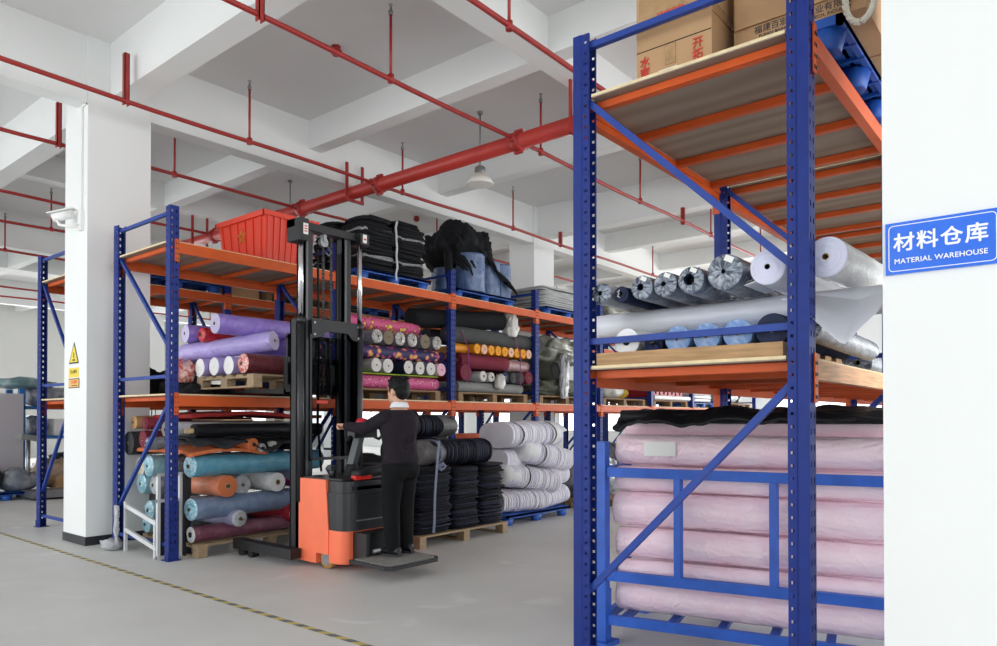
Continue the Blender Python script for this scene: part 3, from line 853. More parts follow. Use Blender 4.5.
WINE = filmmat('wine_film', (112, 62, 80), (160, 124, 138), 0.3, 7)
CRIM = F('crimson_cloth', (160, 28, 44)); TERRA = F('terracotta_cloth', (206, 112, 66)); TERRAE = ringmat('terracotta_end', (176, 82, 46), (224, 140, 92), 20)
TERRAF = filmmat('terracotta_film', (204, 116, 78), (226, 176, 150), 0.3, 8)
WHITEF = filmmat('white_film', (214, 214, 214), (244, 244, 244), 0.28, 9)
PALEF = filmmat('clear_film_grey', (172, 174, 178), (226, 228, 230), 0.22, 14)
CREAM = F('cream_cloth', (214, 204, 182)); CREAME = ringmat('cream_end', (196, 184, 160), (232, 224, 206), 18)
AQUA = filmmat('aqua_film', (142, 194, 208), (204, 228, 232), 0.28, 9)
CHAR = F('charcoal_cloth', (52, 54, 58)); CHARE = ringmat('charcoal_end', (36, 38, 42), (70, 72, 76), 20)
BLK = F('black_cloth', (27, 28, 31)); BLK2 = F('black_shiny_cloth', (25, 26, 30), rough=0.45)
TAN = F('tan_cloth', (190, 150, 104)); ROSE = F('rose_cloth', (160, 60, 76)); ROSED = F('wine_cloth', (112, 34, 48))
REDC = F('red_cloth', (150, 32, 30)); BEIGE = F('beige_board', (214, 180, 142), bump=0); WHC = F('white_cloth', (222, 224, 228))
GREYF = filmmat('grey_film', (120, 126, 136), (200, 206, 212), 0.2, 10)
GREYC = F('grey_cloth', (134, 136, 134)); DGREY = F('dark_grey_cloth', (78, 80, 80)); BURG = F('burgundy_cloth', (116, 26, 48)); BURGE = ringmat('burgundy_end', (90, 18, 36), (140, 50, 70), 18)
PINKFL = floralmat('pink_floral', (206, 84, 132), (226, 196, 76), (168, 40, 96), 13); PINKFL2 = floralmat('pink_lace', (206, 92, 140), (232, 180, 200), (180, 50, 106), 22)
NAVYFL = floralmat('navy_floral', (46, 40, 84), (226, 186, 72), (190, 74, 132), 12)
GREYE = pleatmat('grey_film_end', (118, 114, 108), (212, 210, 204), 0.3); BROWNE = ringmat('brown_end', (96, 84, 68), (150, 136, 112), 16)
PALEE = ringmat('pale_end', (196, 192, 188), (232, 230, 226), 18); PINKE = ringmat('pink_end', (216, 150, 176), (240, 206, 218), 18)
ORG = filmmat('orange_film', (238, 150, 24), (250, 190, 80), 0.35, 9); ORGE = ringmat('orange_end', (226, 132, 16), (250, 186, 60), 22); PEACHE = ringmat('peach_end', (226, 160, 130), (246, 214, 190), 18)
NAVYC = F('navy_cloth', (30, 38, 66)); NAVYE = ringmat('navy_end', (22, 30, 56), (48, 58, 88), 20)
OLIVE = F('olive_cloth', (96, 98, 84), rough=0.7); OLIVEF = filmmat('olive_film', (116, 118, 104), (206, 208, 198), 0.3, 5)
DGREEN = F('dark_green_cloth', (52, 62, 54))
BAG = filmmat('white_bag', (196, 194, 188), (236, 236, 232), 0.35, 7)
DENIM = filmmat('denim_film', (70, 82, 102), (130, 142, 158), 0.2, 9); DENIME = pleatmat('denim_film_end', (66, 74, 92), (172, 182, 194), 0.25)
SKYE = filmmat('sky_blue_end', (116, 158, 218), (250, 252, 255), 0.25, 26); SKYF = filmmat('sky_blue_film', (120, 160, 214), (200, 216, 236), 0.22, 12)
WHSHEET = pm('white_vinyl', (232, 234, 242), 0.35, var=0.02, vscale=3, bump=0.06, bscale=6)
LILACW = ringmat('lilac_white_end', (206, 208, 240), (236, 238, 250), 16)
PINKF = filmmat('pale_pink_film', (252, 222, 233), (255, 244, 249), 0.16, 5); PINKEND = ringmat('pale_pink_end', (232, 200, 214), (248, 228, 238), 16)

# =================================================================== near rack: middle deck
# lower layer: roll ends facing the camera, cloth running along +X
zl = DKN + 0.0495
m = MB()
for k in range(5): m.box(3.50 + k * 0.22, 3.62 + k * 0.22, 1.10, 2.10, zl - 0.022, zl)
m.box(3.45, 3.53, 1.10, 2.12, DKN + 0.0015, zl + 0.02); m.box(4.42, 4.50, 1.10, 2.12, DKN + 0.0015, zl - 0.022); m.box(3.53, 4.42, 1.10, 1.12, DKN + 0.0015, zl - 0.022)
bo = solo('wooden_pallet', m, pm('board_wood', (176, 140, 100), 0.75, var=0.22, vscale=4, stretch=(9, 1.2, 16)), (4, 1.6, DKN), bevel=0.003)
tag(bo, 'low wooden pallet board under the blue rolls on the near rack', 'pallet')
low = [(1.955, 0.078, WHITEF, WHITE_E, 'cap', 'white roll end in clear film', 0.02), (1.795, 0.055, NAVYC, NAVYE, 'spiral', 'small navy roll end with a loose flap', 0.014),
       (1.655, 0.073, SKYF, SKYE, 'spiral', 'sky blue roll beside the small navy roll', 0.01), (1.495, 0.074, SKYF, SKYE, 'spiral', 'sky blue roll between two sky blue rolls', 0.01),
       (1.335, 0.077, SKYF, SKYE, 'spiral', 'sky blue roll beside the large navy roll', 0.01), (1.165, 0.084, NAVYC, NAVYE, 'spiral', 'large navy roll against the blue upright', 0.014)]
for y, r, b, e, st, lab, rc in low:
    roll(lab + ', lower row on the near rack', (3.50, y, zl + r), (4.75, y + 0.01, zl + r), r, b, e, st, rc, 'lower row of rolls on the near rack', lump=0.03, crink=0.02)
roll('grey film wrapped roll behind the near blue upright, in the lower row', (3.54, 1.01, zl + 0.066 + 0.02), (4.8, 1.02, zl + 0.066), 0.062, GREYF, DENIME, 'film', 0.02, 'lower row of rolls on the near rack', crink=0.04)
blob('navy_cloth_flap', 'loose navy cloth flap hanging from the small navy roll over the pallet board', 'cloth', (3.475, 1.79, zl - 0.03), 0.02, 0.045, 0.09, NAVYC, 3, 0.3, sub=3)
zb_ = zl + 0.160
roll('long white vinyl roll lying crosswise between the two rows of roll ends', (3.84, 2.42, zb_ + 0.062), (3.84, 0.72, zb_ + 0.072), 0.072, WHSHEET, WHITE_E, 'spiral', 0.02, lump=0.01, nseg=36)
drape('vinyl_sheet', 'loose white vinyl sheet hanging off the crosswise roll by the white pillar', 'sheet', 3.50, 3.95, 0.70, 1.12, lambda u, v: zb_ + 0.125, WHSHEET, 4, 0.012, 5, 0.004,
      hang=lambda u, v: -0.30 * max(0, 1 - u * 1.3) ** 1.1 * (0.2 + 0.8 * max(0, 1 - abs(v - 0.35) * 1.8)))
zu = zb_ + 0.140
top = [(2.115, 0.062, GREYF, DENIME, 'film', 'film wrapped dark grey roll next to the blue upright'), (1.99, 0.046, NAVYC, NAVYE, 'spiral', 'small navy roll end with a white mark'),
       (1.862, 0.068, DENIM, DENIME, 'film', 'film wrapped denim roll right of the small navy roll'), (1.725, 0.069, DENIM, DENIME, 'film', 'film wrapped denim roll with a small dark eye'),
       (1.58, 0.074, DENIM, DENIME, 'film', 'film wrapped denim roll with a wide dark opening'), (1.40, 0.094, DENIM, DENIME, 'film', 'large film wrapped denim roll with gathered pleats'),
       (1.185, 0.09, WHSHEET, LILACW, 'spiral', 'thick lilac white roll in front of the upright')]
LBLW = pm('paper_label', (232, 232, 228), 0.6)
for i, (y, r, b, e, st, lab) in enumerate(top):
    t = roll(lab + ', upper row on the near rack', (3.50, y, zu + r), (4.9, y + 0.015, zu + r), r, b, e, st, {5: 0.012, 6: 0.013, 4: 0.03, 2: 0.02}.get(i, 0.014), 'upper row of rolls on the near rack', lump=0.03, crink=0.025 if st == 'film' else 0, core=NAVYC if st == 'film' else DARKIN)
    if i in (2, 3, 4, 5): put('label', MB().bar((-r * 0.55, r * 0.5, -0.026), (-r * 0.12, r * 0.72, -0.028), r * 0.32, 0.002, up=(0, 0, 1)).mesh('label', LBLW), t)
    if i == 1: put('mark', MB().tube([(0.0, 0.02, -0.02), (.012, 0.012, -0.02), (0.002, 0.0, -0.02), (.014, -0.012, -0.02), (0.0, -0.02, -0.02)], 0.002, 6).mesh('mark', LBLW), t)
roll('thick lilac white roll in glossy clear film beyond the near blue upright', (3.52, 0.925, zu + 0.105), (5.0, 0.86, zu + 0.105), 0.098, WHITEF, LILACW, 'spiral', 0.016, 'upper row of rolls on the near rack', lump=0.03, crink=0.04)
drape('vinyl_sheet', 'white vinyl tail hanging from the thick lilac white roll', 'sheet', 3.50, 3.8, 1.19, 1.30, lambda u, v: zu + 0.012 + 0.03 * (1 - v), WHSHEET, 9, 0.004, 6, 0.003)
for k in range(4):
    roll('%s grey film roll on the middle deck, %s bay behind the denim rolls' % (ORD[k], 'second'), (5.55, 1.25 + 0.21 * k, DKN + 0.1), (6.9, 1.25 + 0.21 * k, DKN + 0.1), 0.098, GREYF, DENIME, 'film', 0.02, lump=0.04)

# top deck: cartons, pallet, rope
RINK = pm('red_print', (204, 62, 48), 0.6); KINK = pm('dark_print', (52, 52, 66), 0.6); GINK = pm('green_print', (40, 120, 60), 0.6)
def carton(label, x0, x1, y0, y1, z0, z1, flapz=None):
    t = thing('carton', label, 'carton', ((x0 + x1) / 2, (y0 + y1) / 2, z0), 'cardboard cartons')
    part('box', MB().box(x0, x1, y0, y1, z0, z1), CARD, t, bevel=0.012)
    return t
t = carton('taped brown carton with red characters on the near rack top', 3.56, 4.12, 1.49, 1.925, DK2 + 0.0015, DK2 + 0.52)
m = MB().box(3.556, 3.56, 1.505, 1.91, DK2 + .315, DK2 + 0.50); part('packing_tape', m, TAPE, t)
m = MB().box(3.556, 3.56, 1.69, 1.75, DK2 + .09, DK2 + 0.20); part('packing_tape', m, TAPE, t)
m = MB().box(3.57, 4.1, 1.486, 1.49, DK2 + 0.30, DK2 + 0.36); part('packing_tape', m, TAPE, t)
part('label', MB().box(3.555, 3.5565, 1.68, 1.79, DK2 + 0.025, DK2 + 0.07), LBLW, t)
part('flap_seam', MB().box(3.557, 3.5605, 1.492, 1.923, DK2 + 0.203, DK2 + 0.207), DARKIN, t)
for s, y, z in (('开', 1.565, 0.150), ('拓', 1.565, 0.088), ('水', 1.872, 0.140), ('蜜', 1.872, 0.080), ('桃', 1.872, 0.02)):
    text('lettering', s, 0.062, RINK, t, (3.5555, y, DK2 + z), RX, bold=0.001)
m = MB()
for k in range(9): m.box(3.5545, 3.5555, 1.64 + k * 0.018, 1.652 + k * 0.018, DK2 + 0.365 + 0.004 * (k % 3), DK2 + 0.385 + 0.005 * (k % 2))
part('tape_print', m, RINK, t)
t = carton('wide brown carton with dark company lettering behind the near blue upright', 3.74, 4.28, 0.80, 1.44, DK2 + 0.145, DK2 + 0.72)
part('flap', MB().box(3.725, 3.739, 0.82, 1.43, DK2 + 0.235, DK2 + 0.70), CARD, t)
part('flap', MB().box(3.76, 4.26, 1.442, 1.45, DK2 + 0.15, DK2 + 0.45), CARD, t)
text('lettering', '福建百宏聚纤实业有限公司', 0.043, KINK, t, (3.7385, 1.075, DK2 + 0.205), RX); text('lettering', 'FUJIAN BAIHONG FIBER TECH. INDUSTRY', 0.024, KINK, t, (3.7385, 1.085, DK2 + 0.172), RX)
pp = plastic_pallet('blue plastic pallet lying at the edge of the near rack top under the cartons', (4.34, 1.20, DK2 + 0.001), 0, 1.24, 0.60)
carton('plain brown carton standing on the blue pallet behind the lettered one', 4.3, 4.9, 0.74, 1.25, DK2 + 0.146, DK2 + 0.70)
m = MB(); P = []
for k in range(49):
    a = 2 * pi * k / 48 * 0.98; P.append(Vector((3.69, 0.815 + 0.064 * sin(a) , DK2 + 0.055 + 0.115 - 0.115 * cos(a) * 1.0)))
for s in range(3):
    Q = []
    for k, p in enumerate(P):
        a = k * 0.95 + s * 2 * pi / 3
        dirr = (p - Vector((3.69, 0.815, DK2 + 0.17))).normalized()
        Q.append(p + dirr * 0.0085 * cos(a) + Vector((1, 0, 0)) * 0.0085 * sin(a))
    m.tube(Q, 0.0085, 8)
tag(solo('rope', m, pm('white_rope', (226, 222, 208), 0.8), (3.69, 0.815, DK2 + 0.2), True), 'thick white twisted rope loop hanging in front of the lettered carton', 'rope')

# =================================================================== near rack: blue stillage with pink rolls
ang = math.atan2(0.36, -1.6)      # frame front runs from (3.98,2.36) away to larger X
def SP(s, d, z):                  # s along the front towards -Y, d depth to +X
    ux, uy = 0.212, -0.977
    return Vector((3.985 + ux * s - uy * d, 2.40 + uy * s + ux * d, z))
t = thing('stillage', 'bright blue steel stillage frame holding the pale pink rolls under the near rack', 'stillage', (4.1, 1.8, 0))
SL, SD = 1.78, 0.92
def SB(n, a, b, w, h, up=(0, 0, 1)): part(n, MB().bar(a, b, w, h, up), STIL, t, bevel=0.004)
for s in (0, SL):
    for d in (0, SD):
        part('post', MB().bar(SP(s, d, 0.09), SP(s, d, 1.30), 0.06, 0.06), STIL, t, bevel=0.004)
        part('foot_plate', MB().bar(SP(s, d, 0.0), SP(s, d, 0.03), 0.16, 0.14).bar(SP(s, d, 0.03), SP(s, d, 0.36), 0.074, 0.074), STIL, t, bevel=0.006)
for d in (0, SD):
    for z, h in ((1.105, 0.06), (0.445, 0.062), (0.165, 0.062)):
        SB('rail', SP(0.03, d, z), SP(SL - 0.03, d, z), 0.04, h)
for s in (0, SL):
    for z in (1.105, 0.445, 0.165): SB('rail', SP(s, 0.03, z), SP(s, SD - 0.03, z), 0.04, 0.06)
for s in (0.48, 1.03): SB('stanchion', SP(s, 0, 0.476), SP(s, 0, 1.075), 0.05, 0.04)
m = MB()
for k in range(6): m.bar(SP(0.12 + k * 0.3, 0.02, 0.165), SP(0.12 + k * 0.3, SD - 0.02, 0.165), 0.05, 0.03)
part('floor_bars', m, STIL, t)
# pink rolls: axis along the stillage front, stacked in two columns
zc = 0.197; k = 0
pr = [(0.105, 0.0), (0.065, 0.02), (0.10, 0.0), (0.115, -0.02), (0.082, 0.0), (0.10, 0.0)]
names = ['lowest pale pink roll in clear film, resting on the stillage floor', 'thin pale pink roll just behind the lower blue rail', 'pale pink roll second above the lower blue rail',
         'thick crinkled pale pink roll in the middle of the stillage', 'pale pink roll just below the upper blue rail', 'pale pink roll with a white paper label above the upper rail']
for (r, e), lab in zip(pr, names):
    t2 = roll(lab, SP(0.06 + e, 0.05 + r + 0.02, zc + r), SP(SL - 0.07, 0.05 + r + 0.02, zc + r), r, PINKF, PINKEND, 'spiral', 0.02, 'pink rolls in the stillage', lump=0.05, crink=0.05, nseg=80, dens=3)
    if 'label' in lab:
        a = SP(0.25, 0.05 + 0.02, zc + r); b = SP(0.45, 0.05 + 0.02, zc + r)
        Mi = Matrix.Translation(t2.location) @ t2.rotation_euler.to_matrix().to_4x4()
        m = MB().bar(a + Vector((-0.006, 0, 0.01)), b + Vector((-0.006, 0, 0.01)), 0.002, 0.09)
        m.bm.transform(Mi.inverted()); put('label', m.mesh('label', LBLW), t2)
    zc += 2 * r + 0.003
ztop = zc
zc = 0.197
for k, r in enumerate((0.11, 0.11, 0.11, 0.11, 0.11)):
    roll('pale pink roll in the rear column of the stillage, %s from the floor' % ORD[k], SP(0.05, 0.55, zc + r), SP(SL - 0.07, 0.55, zc + r), r, PINKF, PINKEND, 'spiral', 0.02, 'pink rolls in the stillage', lump=0.04, crink=0.02)
    zc += 2 * r + 0.003
roll('topmost pale pink roll lying at the front of the stillage under the black cloth', SP(0.07, 0.30, ztop + 0.048), SP(SL - 0.07, 0.30, ztop + 0.048), 0.075, PINKF, PINKEND, 'spiral', 0.02, 'pink rolls in the stillage', lump=0.06, crink=0.06, nseg=80, dens=3)
zt_ = ztop + 0.10
drape('black_cloth', 'black shiny cloth crumpled over the top of the pale pink rolls', 'cloth', 4.03, 4.62, 0.6, 2.36, lambda u, v: zt_ + 0.035 * sin(u * pi) , BLK2, 2, 0.05, 3.4, 0.02, nx=22, ny=60, hang=lambda u, v: -0.03 * (u < 0.12) - 0.03 * (v > 0.96))
roll('black shiny roll lying along the top of the pale pink rolls', SP(0.10, 0.10, zt_ + 0.01), SP(SL, 0.10, zt_ + 0.01), 0.047, BLK2, BLK2, 'spiral', 0.012, lump=0.12, crink=0.03)

# =================================================================== left rack, ground level, first bay
g = 'rolls on the ground pallet of the first bay'
wood_pallet('wooden pallet on the floor under the colourful rolls beside the upright', (4.62, 7.70, 0), 0, 1.75, 1.25, WOOD)
B = 0.142
def X(label, x0, x1, y0, y1, z, r, body, end=None, style='spiral', **k):
    return roll(label, (x0, y0, z), (x1, y1, z), r, body, end, style, group=k.pop('group', g), **k)
def Yr(label, x, y0, y1, z, r, body, end=None, style='spiral', dx=0.0, dz=0.0, **k):
    return roll(label, (x, y0, z), (x + dx, y1, z + dz), r, body, end, style, group=k.pop('group', g), **k)
# bottom layer
X('wine roll with white capped end lying lowest on the floor pallet', 3.74, 5.35, 7.22, 7.30, B + 0.09, 0.088, WINE, WHITEF, 'cap', crink=0.03, rc=0.03)
X('aqua film roll low behind the aluminium frame, nearest the floor', 3.74, 5.4, 8.22, 8.2, B + 0.11, 0.105, AQUA, TEALE, 'film', crink=0.03)
X('grey film roll low between the wine and aqua rolls', 3.85, 5.4, 7.98, 7.98, B + 0.105, 0.1, GREYF, PALEF, 'film', crink=0.03)
Yr('white film wrapped roll end showing purple, just over the wine roll', 4.20, 7.06, 8.1, B + 0.225, 0.095, LAV, PALEF, 'film', dx=-0.05, crink=0.03)
Yr('crimson roll with white wrapped end beside the forklift, low in the stack', 4.96, 7.12, 8.2, B + 0.20, 0.11, CRIM, WHITEF, 'cap', dx=-0.12, rc=0.022, crink=0.02)
# second layer
z2 = 0.50
X('long steel blue film roll across the stack with red tag in its end', 3.72, 5.42, 7.18, 7.36, z2, 0.122, STEELB, TEALE, 'film', crink=0.03)
X('aqua film roll with red mark in its end behind the aluminium frame', 3.72, 5.4, 8.10, 8.1, z2 - 0.08, 0.112, AQUA, TEALE, 'film', crink=0.03)
X('grey film roll behind the long steel blue roll', 3.8, 5.4, 7.76, 7.8, z2 - 0.06, 0.13, GREYF, PALEF, 'film', crink=0.03)
# third layer: ends towards the aisle
z3 = z2 + 0.225
Yr('terracotta roll with wound spiral end between the two blue rolls', 4.06, 7.06, 8.3, z3, 0.122, TERRAF, TERRAE, 'spiral', dx=-0.05, rc=0.03)
Yr('white wrapped roll with open spiral end between the teal and steel blue rolls', 4.68, 7.08, 8.2, z3, 0.112, WHITEF, WHITE_E, 'spiral', dx=-0.08, rc=0.03, crink=0.03)
Yr('lavender film roll between the white spiral roll and the forklift', 5.08, 7.16, 8.2, z3 + 0.02, 0.122, LAV, LAV, 'film', dx=-0.05, crink=0.03)
drape('magenta_cloth', 'scrap of magenta cloth between the white and lavender rolls', 'cloth', 4.80, 4.98, 7.10, 7.4, lambda u, v: z3 + 0.02 - 0.09 * u, F('magenta_cloth', (150, 26, 96)), 5, 0.02, 6, 0.008, 10, 8)
X('aqua film roll end behind the frame, third from the floor', 3.72, 4.0, 8.30, 8.30, z3 - 0.02, 0.125, AQUA, TEALE, 'film', crink=0.03)
X('clear film roll at the back of the third layer, beside the pillar', 3.74, 3.98, 8.03, 8.03, z3 - 0.02, 0.11, GREYF, PALEF, 'film', crink=0.03)
Yr('grey film roll set back between the terracotta and white roll ends', 4.37, 7.3, 8.2, z3 - 0.02, 0.115, GREYF, PALEF, 'film')
X('charcoal roll at the very back of the floor stack', 3.9, 5.3, 8.42, 8.42, z3 + 0.10, 0.12, CHAR, CHARE, 'spiral')
# fourth layer
z4 = z3 + 0.222
X('long teal film roll across the stack over the terracotta roll', 3.72, 5.42, 7.20, 7.34, z4, 0.122, TEAL, TEALE, 'film', crink=0.02)
X('cream cloth roll end peeping behind the blue upright', 3.72, 5.3, 8.34, 8.34, z4 - 0.05, 0.115, CREAM, CREAME, 'spiral')
X('white and aqua film roll end behind the blue upright', 3.70, 5.3, 8.08, 8.08, z4 - 0.03, 0.124, AQUA, TEALE, 'film', crink=0.04)
X('clear film roll hidden behind the teal roll', 3.8, 5.3, 7.74, 7.74, z4 - 0.02, 0.12, GREYF, PALEF, 'film', crink=0.03)
# fifth: terracotta cloth, dark cloths, small ends
z5 = z4 + 0.118
drape('terracotta_cloth', 'folded terracotta cloth lying over the long teal roll', 'cloth', 3.66, 4.55, 7.08, 8.35, lambda u, v: z5 + 0.012 + 0.05 * sin(pi * min(1, u * 1.1)), TERRA, 1, 0.012, 3, 0.035, hang=lambda u, v: -0.03 * (v < 0.06))
Yr('terracotta roll flattened under the dark cloth near the teal roll', 4.36, 7.05, 8.2, z5 + 0.095, 0.075, TERRA, TERRA, 'cap', dx=-0.25, lump=0.12)
Yr('small grey and white film roll under the dark cloth', 4.64, 7.10, 8.2, z5 + 0.066, 0.062, WHITEF, PALEE, 'spiral', crink=0.04, rc=0.02)
Yr('small clear film roll left of the small white roll under the dark cloth', 4.47, 7.06, 8.2, z5 + 0.056, 0.05, PALEF, PALEF, 'film', crink=0.06)
Yr('black roll with orange core end beside the forklift mast', 4.99, 7.08, 8.2, z5 + 0.11, 0.105, BLK, CHARE, 'spiral', rc=0.03)
X('thick charcoal roll end by the pillar at shoulder height of the stack', 3.62, 5.3, 8.40, 8.38, z5 + 0.10, 0.14, CHAR, CHARE, 'spiral')
X('wine coloured roll lying over the charcoal roll beside the brace', 3.66, 5.3, 8.14, 8.1, z5 + 0.15, 0.10, ROSED, BURGE, 'spiral')
X('clear grey film roll poking out past the blue upright', 3.56, 4.6, 7.80, 7.62, z5 + 0.11, 0.075, GREYF, DENIME, 'film', crink=0.06)
drape('charcoal_cloth', 'charcoal cloth drooping in folds over the terracotta and small rolls', 'cloth', 3.70, 5.1, 7.04, 7.75, lambda u, v: z5 + 0.165 - 0.02 * u, CHAR, 6, 0.03, 4, 0.014,
      nx=50, hang=lambda u, v: -(0.05 + 0.16 * max(0, nz(u * 7.3, 2.2, 0.4) + 0.15)) * max(0, 1 - v * 3.2), jag=0.08)
z6 = z5 + 0.175
lb = X('long black cloth roll with tan core across the top of the stack', 3.78, 5.45, 7.24, 7.36, z6 + 0.075, 0.078, BLK2, BLK2, 'spiral', rc=0.03, core=TAN, lump=0.08)
put('core_end', MB().tube([(0, 0, -0.09), (0, 0, 0.02)], 0.03, 14).mesh('core_end', CORE), lb)
drape('black_cloth', 'black cloth hanging loosely below the long black roll', 'cloth', 4.1, 5.15, 7.08, 7.7, lambda u, v: z6 + 0.012, BLK, 16, 0.018, 4, 0.014, hang=lambda u, v: -(0.03 + 0.09 * max(0, nz(u * 5.3, 7.2, 1.4))) * max(0, 1 - v * 3.2), jag=0.06)
X('white cloth roll behind the long black roll on top of the stack', 3.70, 5.2, 7.62, 7.55, z6 + 0.09, 0.085, WHC, WHC, 'cap', lump=0.08)
X('tan cloth roll end at the top by the pillar', 3.66, 5.0, 8.36, 8.36, z6 + 0.16, 0.08, TAN, TAN, 'spiral', lump=0.1)
X('rose cloth roll beside the tan roll end at the top by the pillar', 3.70, 5.0, 8.18, 8.16, z6 + 0.15, 0.075, ROSE, BURGE, 'spiral', lump=0.1)
X('grey cloth roll hidden between the white and rose rolls', 3.8, 5.2, 7.9, 7.9, z6 + 0.08, 0.10, GREYC, GREYC, 'cap')
drape('beige_board', 'thin beige board lying flat on the white cloth roll', 'board', 4.15, 5.15, 7.22, 8.0, lambda u, v: z6 + 0.182, BEIGE, 0, 0.003, 1, 0.012)
drape('red_cloth', 'flat red cloth bundle on top of the stack under the orange beam', 'cloth', 3.80, 5.45, 7.3, 8.2, lambda u, v: z6 + 0.205 + 0.04 * sin(pi * min(1, u * 1.3)), REDC, 8, 0.012, 3, 0.04)

# aluminium frame pieces leaning in the first bay
t = thing('aluminium_frame', 'white aluminium door frame with black panels standing behind the blue upright', 'frame', (3.6, 7.42, 0))
m = MB()
for x in (3.46, 3.69): m.box(x, x + 0.03, 7.36, 7.40, 0.0, 0.88)
for z in (0.0, 0.58, 0.85): m.box(3.46, 3.70, 7.365, 7.395, z, z + 0.03)
part('profile', m, ALU, t, bevel=0.003)
part('black_panel', MB().box(3.49, 3.69, 7.375, 7.385, 0.03, 0.58), BLACKP, t)
part('black_post', MB().box(3.735, 3.80, 7.33, 7.42, 0, 0.86), BLACKP, t, bevel=0.004)
t = thing('aluminium_frame', 'low white aluminium frame with loose film lying between the two uprights on the floor', 'frame', (3.45, 7.9, 0))
m = MB()
for z0, z1 in ((0.50, 0.36), (0.24, 0.10)): m.bar((3.46, 8.10, z0), (3.475, 7.41, z1), 0.03, 0.045)
m.bar((3.46, 8.10, 0.0), (3.46, 8.10, 0.54), 0.03, 0.03); m.bar((3.475, 7.44, 0.0), (3.475, 7.44, 0.40), 0.03, 0.03)
part('profile', m, ALU, t, bevel=0.003)
blob('plastic_film', 'heap of clear plastic film on the floor at the foot of the pillar', 'plastic film', (3.40, 8.30, 0), 0.09, 0.10, 0.12, PALEF, 7, 0.35, 3, 3, fine=0.2)
m = MB()
for k in range(5):
    P = [(3.39 + 0.02 * nz(k, 1, i * .5), 8.20 - 0.02 * k + 0.02 * i * (k - 2) * 0.3, 0.50 - i * 0.09) for i in range(6)]
    m.tube(P, [0.012, 0.02, 0.018, 0.022, 0.015, 0.01], 7)
tag(solo('film_strips', m, PALEF, (3.39, 8.2, 0.02), True), 'twisted strips of clear film hanging from the low aluminium frame', 'plastic film')

# =================================================================== load on the forks
FZ = 1.76
g2 = 'rolls on the forklift pallet'
pw = wood_pallet('wooden pallet raised on the forks under the lilac rolls', (4.62, 7.02, FZ), 0, 1.26, 1.12, WOOD)
P0 = FZ + 0.14
for k, (y, lab) in enumerate(((7.50, 'farthest from the forklift'), (7.24, 'the middle one'), (6.98, 'next to the maroon roll'))):
    X('lilac roll with round white end on the raised pallet, ' + lab, 3.98 + 0.02 * k, 5.2, y, y, P0 + 0.105, 0.102, PURPL, WHITE_E, 'cap', rc=0.012, group=g2, core=WHITE, crink=0.02)
X('maroon roll with crumpled red and white film end on the raised pallet', 4.0, 5.24, 6.66, 6.64, P0 + 0.11, 0.107, MAROON, REDFILM, 'film', group=g2, crink=0.02)
roll('pale lilac roll lying slantwise with its end towards the forklift', (4.50, 6.88, P0 + 0.40), (3.99, 7.88, P0 + 0.27), 0.112, PURPL, PURPE, 'spiral', 0.02, g2, lump=0.06, crink=0.03)
roll('short lilac roll end beside the fork backrest', (4.83, 6.88, P0 + 0.36), (4.72, 7.8, P0 + 0.34), 0.1, PURP, PURPE, 'spiral', 0.02, g2, crink=0.03)
X('long lilac roll lying highest on the raised pallet', 3.98, 5.26, 7.18, 7.14, P0 + 0.56, 0.113, PURP, PURPE, 'spiral', group=g2, crink=0.03)
X('lilac roll with red film round its middle, beside the blue upright', 3.98, 5.2, 7.82, 7.70, P0 + 0.5, 0.106, PURP, PURPE, 'spiral', group=g2, crink=0.03)
X('scarlet film wrapped roll with crumpled end tucked between two lilac rolls', 4.03, 4.5, 7.545, 7.53, P0 + 0.47, 0.085, SCARLET, SCARLET, 'film', group=g2, crink=0.06)
blob('red_film_scraps', 'torn red and white film scraps hanging from the raised pallet corner', 'plastic film', (3.90, 7.72, P0 - 0.06), 0.10, 0.12, 0.24, REDFILM, 2, 0.4, 3, 3, fine=0.25)
blob('dark_cloth', 'crumpled dark cloth on the deck below the raised pallet', 'cloth', (4.15, 7.75, DK1), 0.28, 0.3, 0.14, BLK, 4, 0.3)
blob('red_cloth', 'red cloth bundle lying on the deck behind the forks', 'cloth', (4.78, 7.9, DK1), 0.24, 0.3, 0.13, REDC, 9, 0.2)
blob('dark_blue_cloth', 'dark blue cloth bundle on the deck next to the forklift mast', 'cloth', (5.28, 7.8, DK1), 0.26, 0.3, 0.14, NAVYC, 14, 0.2)

# =================================================================== middle deck, second bay
g3 = 'rolls on the middle deck of the second bay'
wood_pallet('wooden pallet under the floral rolls on the middle deck', (6.62, 7.78, DK1), 0, 1.72, 1.1, WOODD)
B2 = DK1 + 0.14
X('pink patterned roll lying lowest over the pallet behind the operator', 5.78, 7.5, 7.36, 7.36, B2 + 0.095, 0.092, PINKFL2, PINKFL2, 'spiral', group=g3)
X('pink patterned roll at the back of the lowest floral layer', 5.78, 7.5, 7.9, 7.9, B2 + 0.095, 0.092, PINKFL2, PINKFL2, 'spiral', group=g3)
drape('green_sheet', 'thin lime green sheet between the pink roll and the white roll ends', 'sheet', 5.85, 7.45, 7.24, 8.1, lambda u, v: B2 + 0.192, F('lime_sheet', (164, 190, 60), bump=0), 2, 0.003, 2, 0.012)
zz = B2 + 0.21 + 0.098
cols = [('pale', PALEF, PALEE), ('pale', PALEF, PALEE), ('navy bodied white', NAVYC, PALEE), ('pale', GREYF, PALEE), ('pale', GREYF, PALEE), ('pink', PINKF, PINKE)]
for i, (x, (n, b, e)) in enumerate(zip((6.26, 6.465, 6.84, 7.06, 7.275, 7.49), cols)):
    Yr('%s roll end in the white row, %s from the mast' % (n, ORD[i]), x, 7.22, 8.2, zz, 0.096 if i != 1 else 0.1, b, e, 'spiral', group=g3, rc=0.012, dx=-0.04)
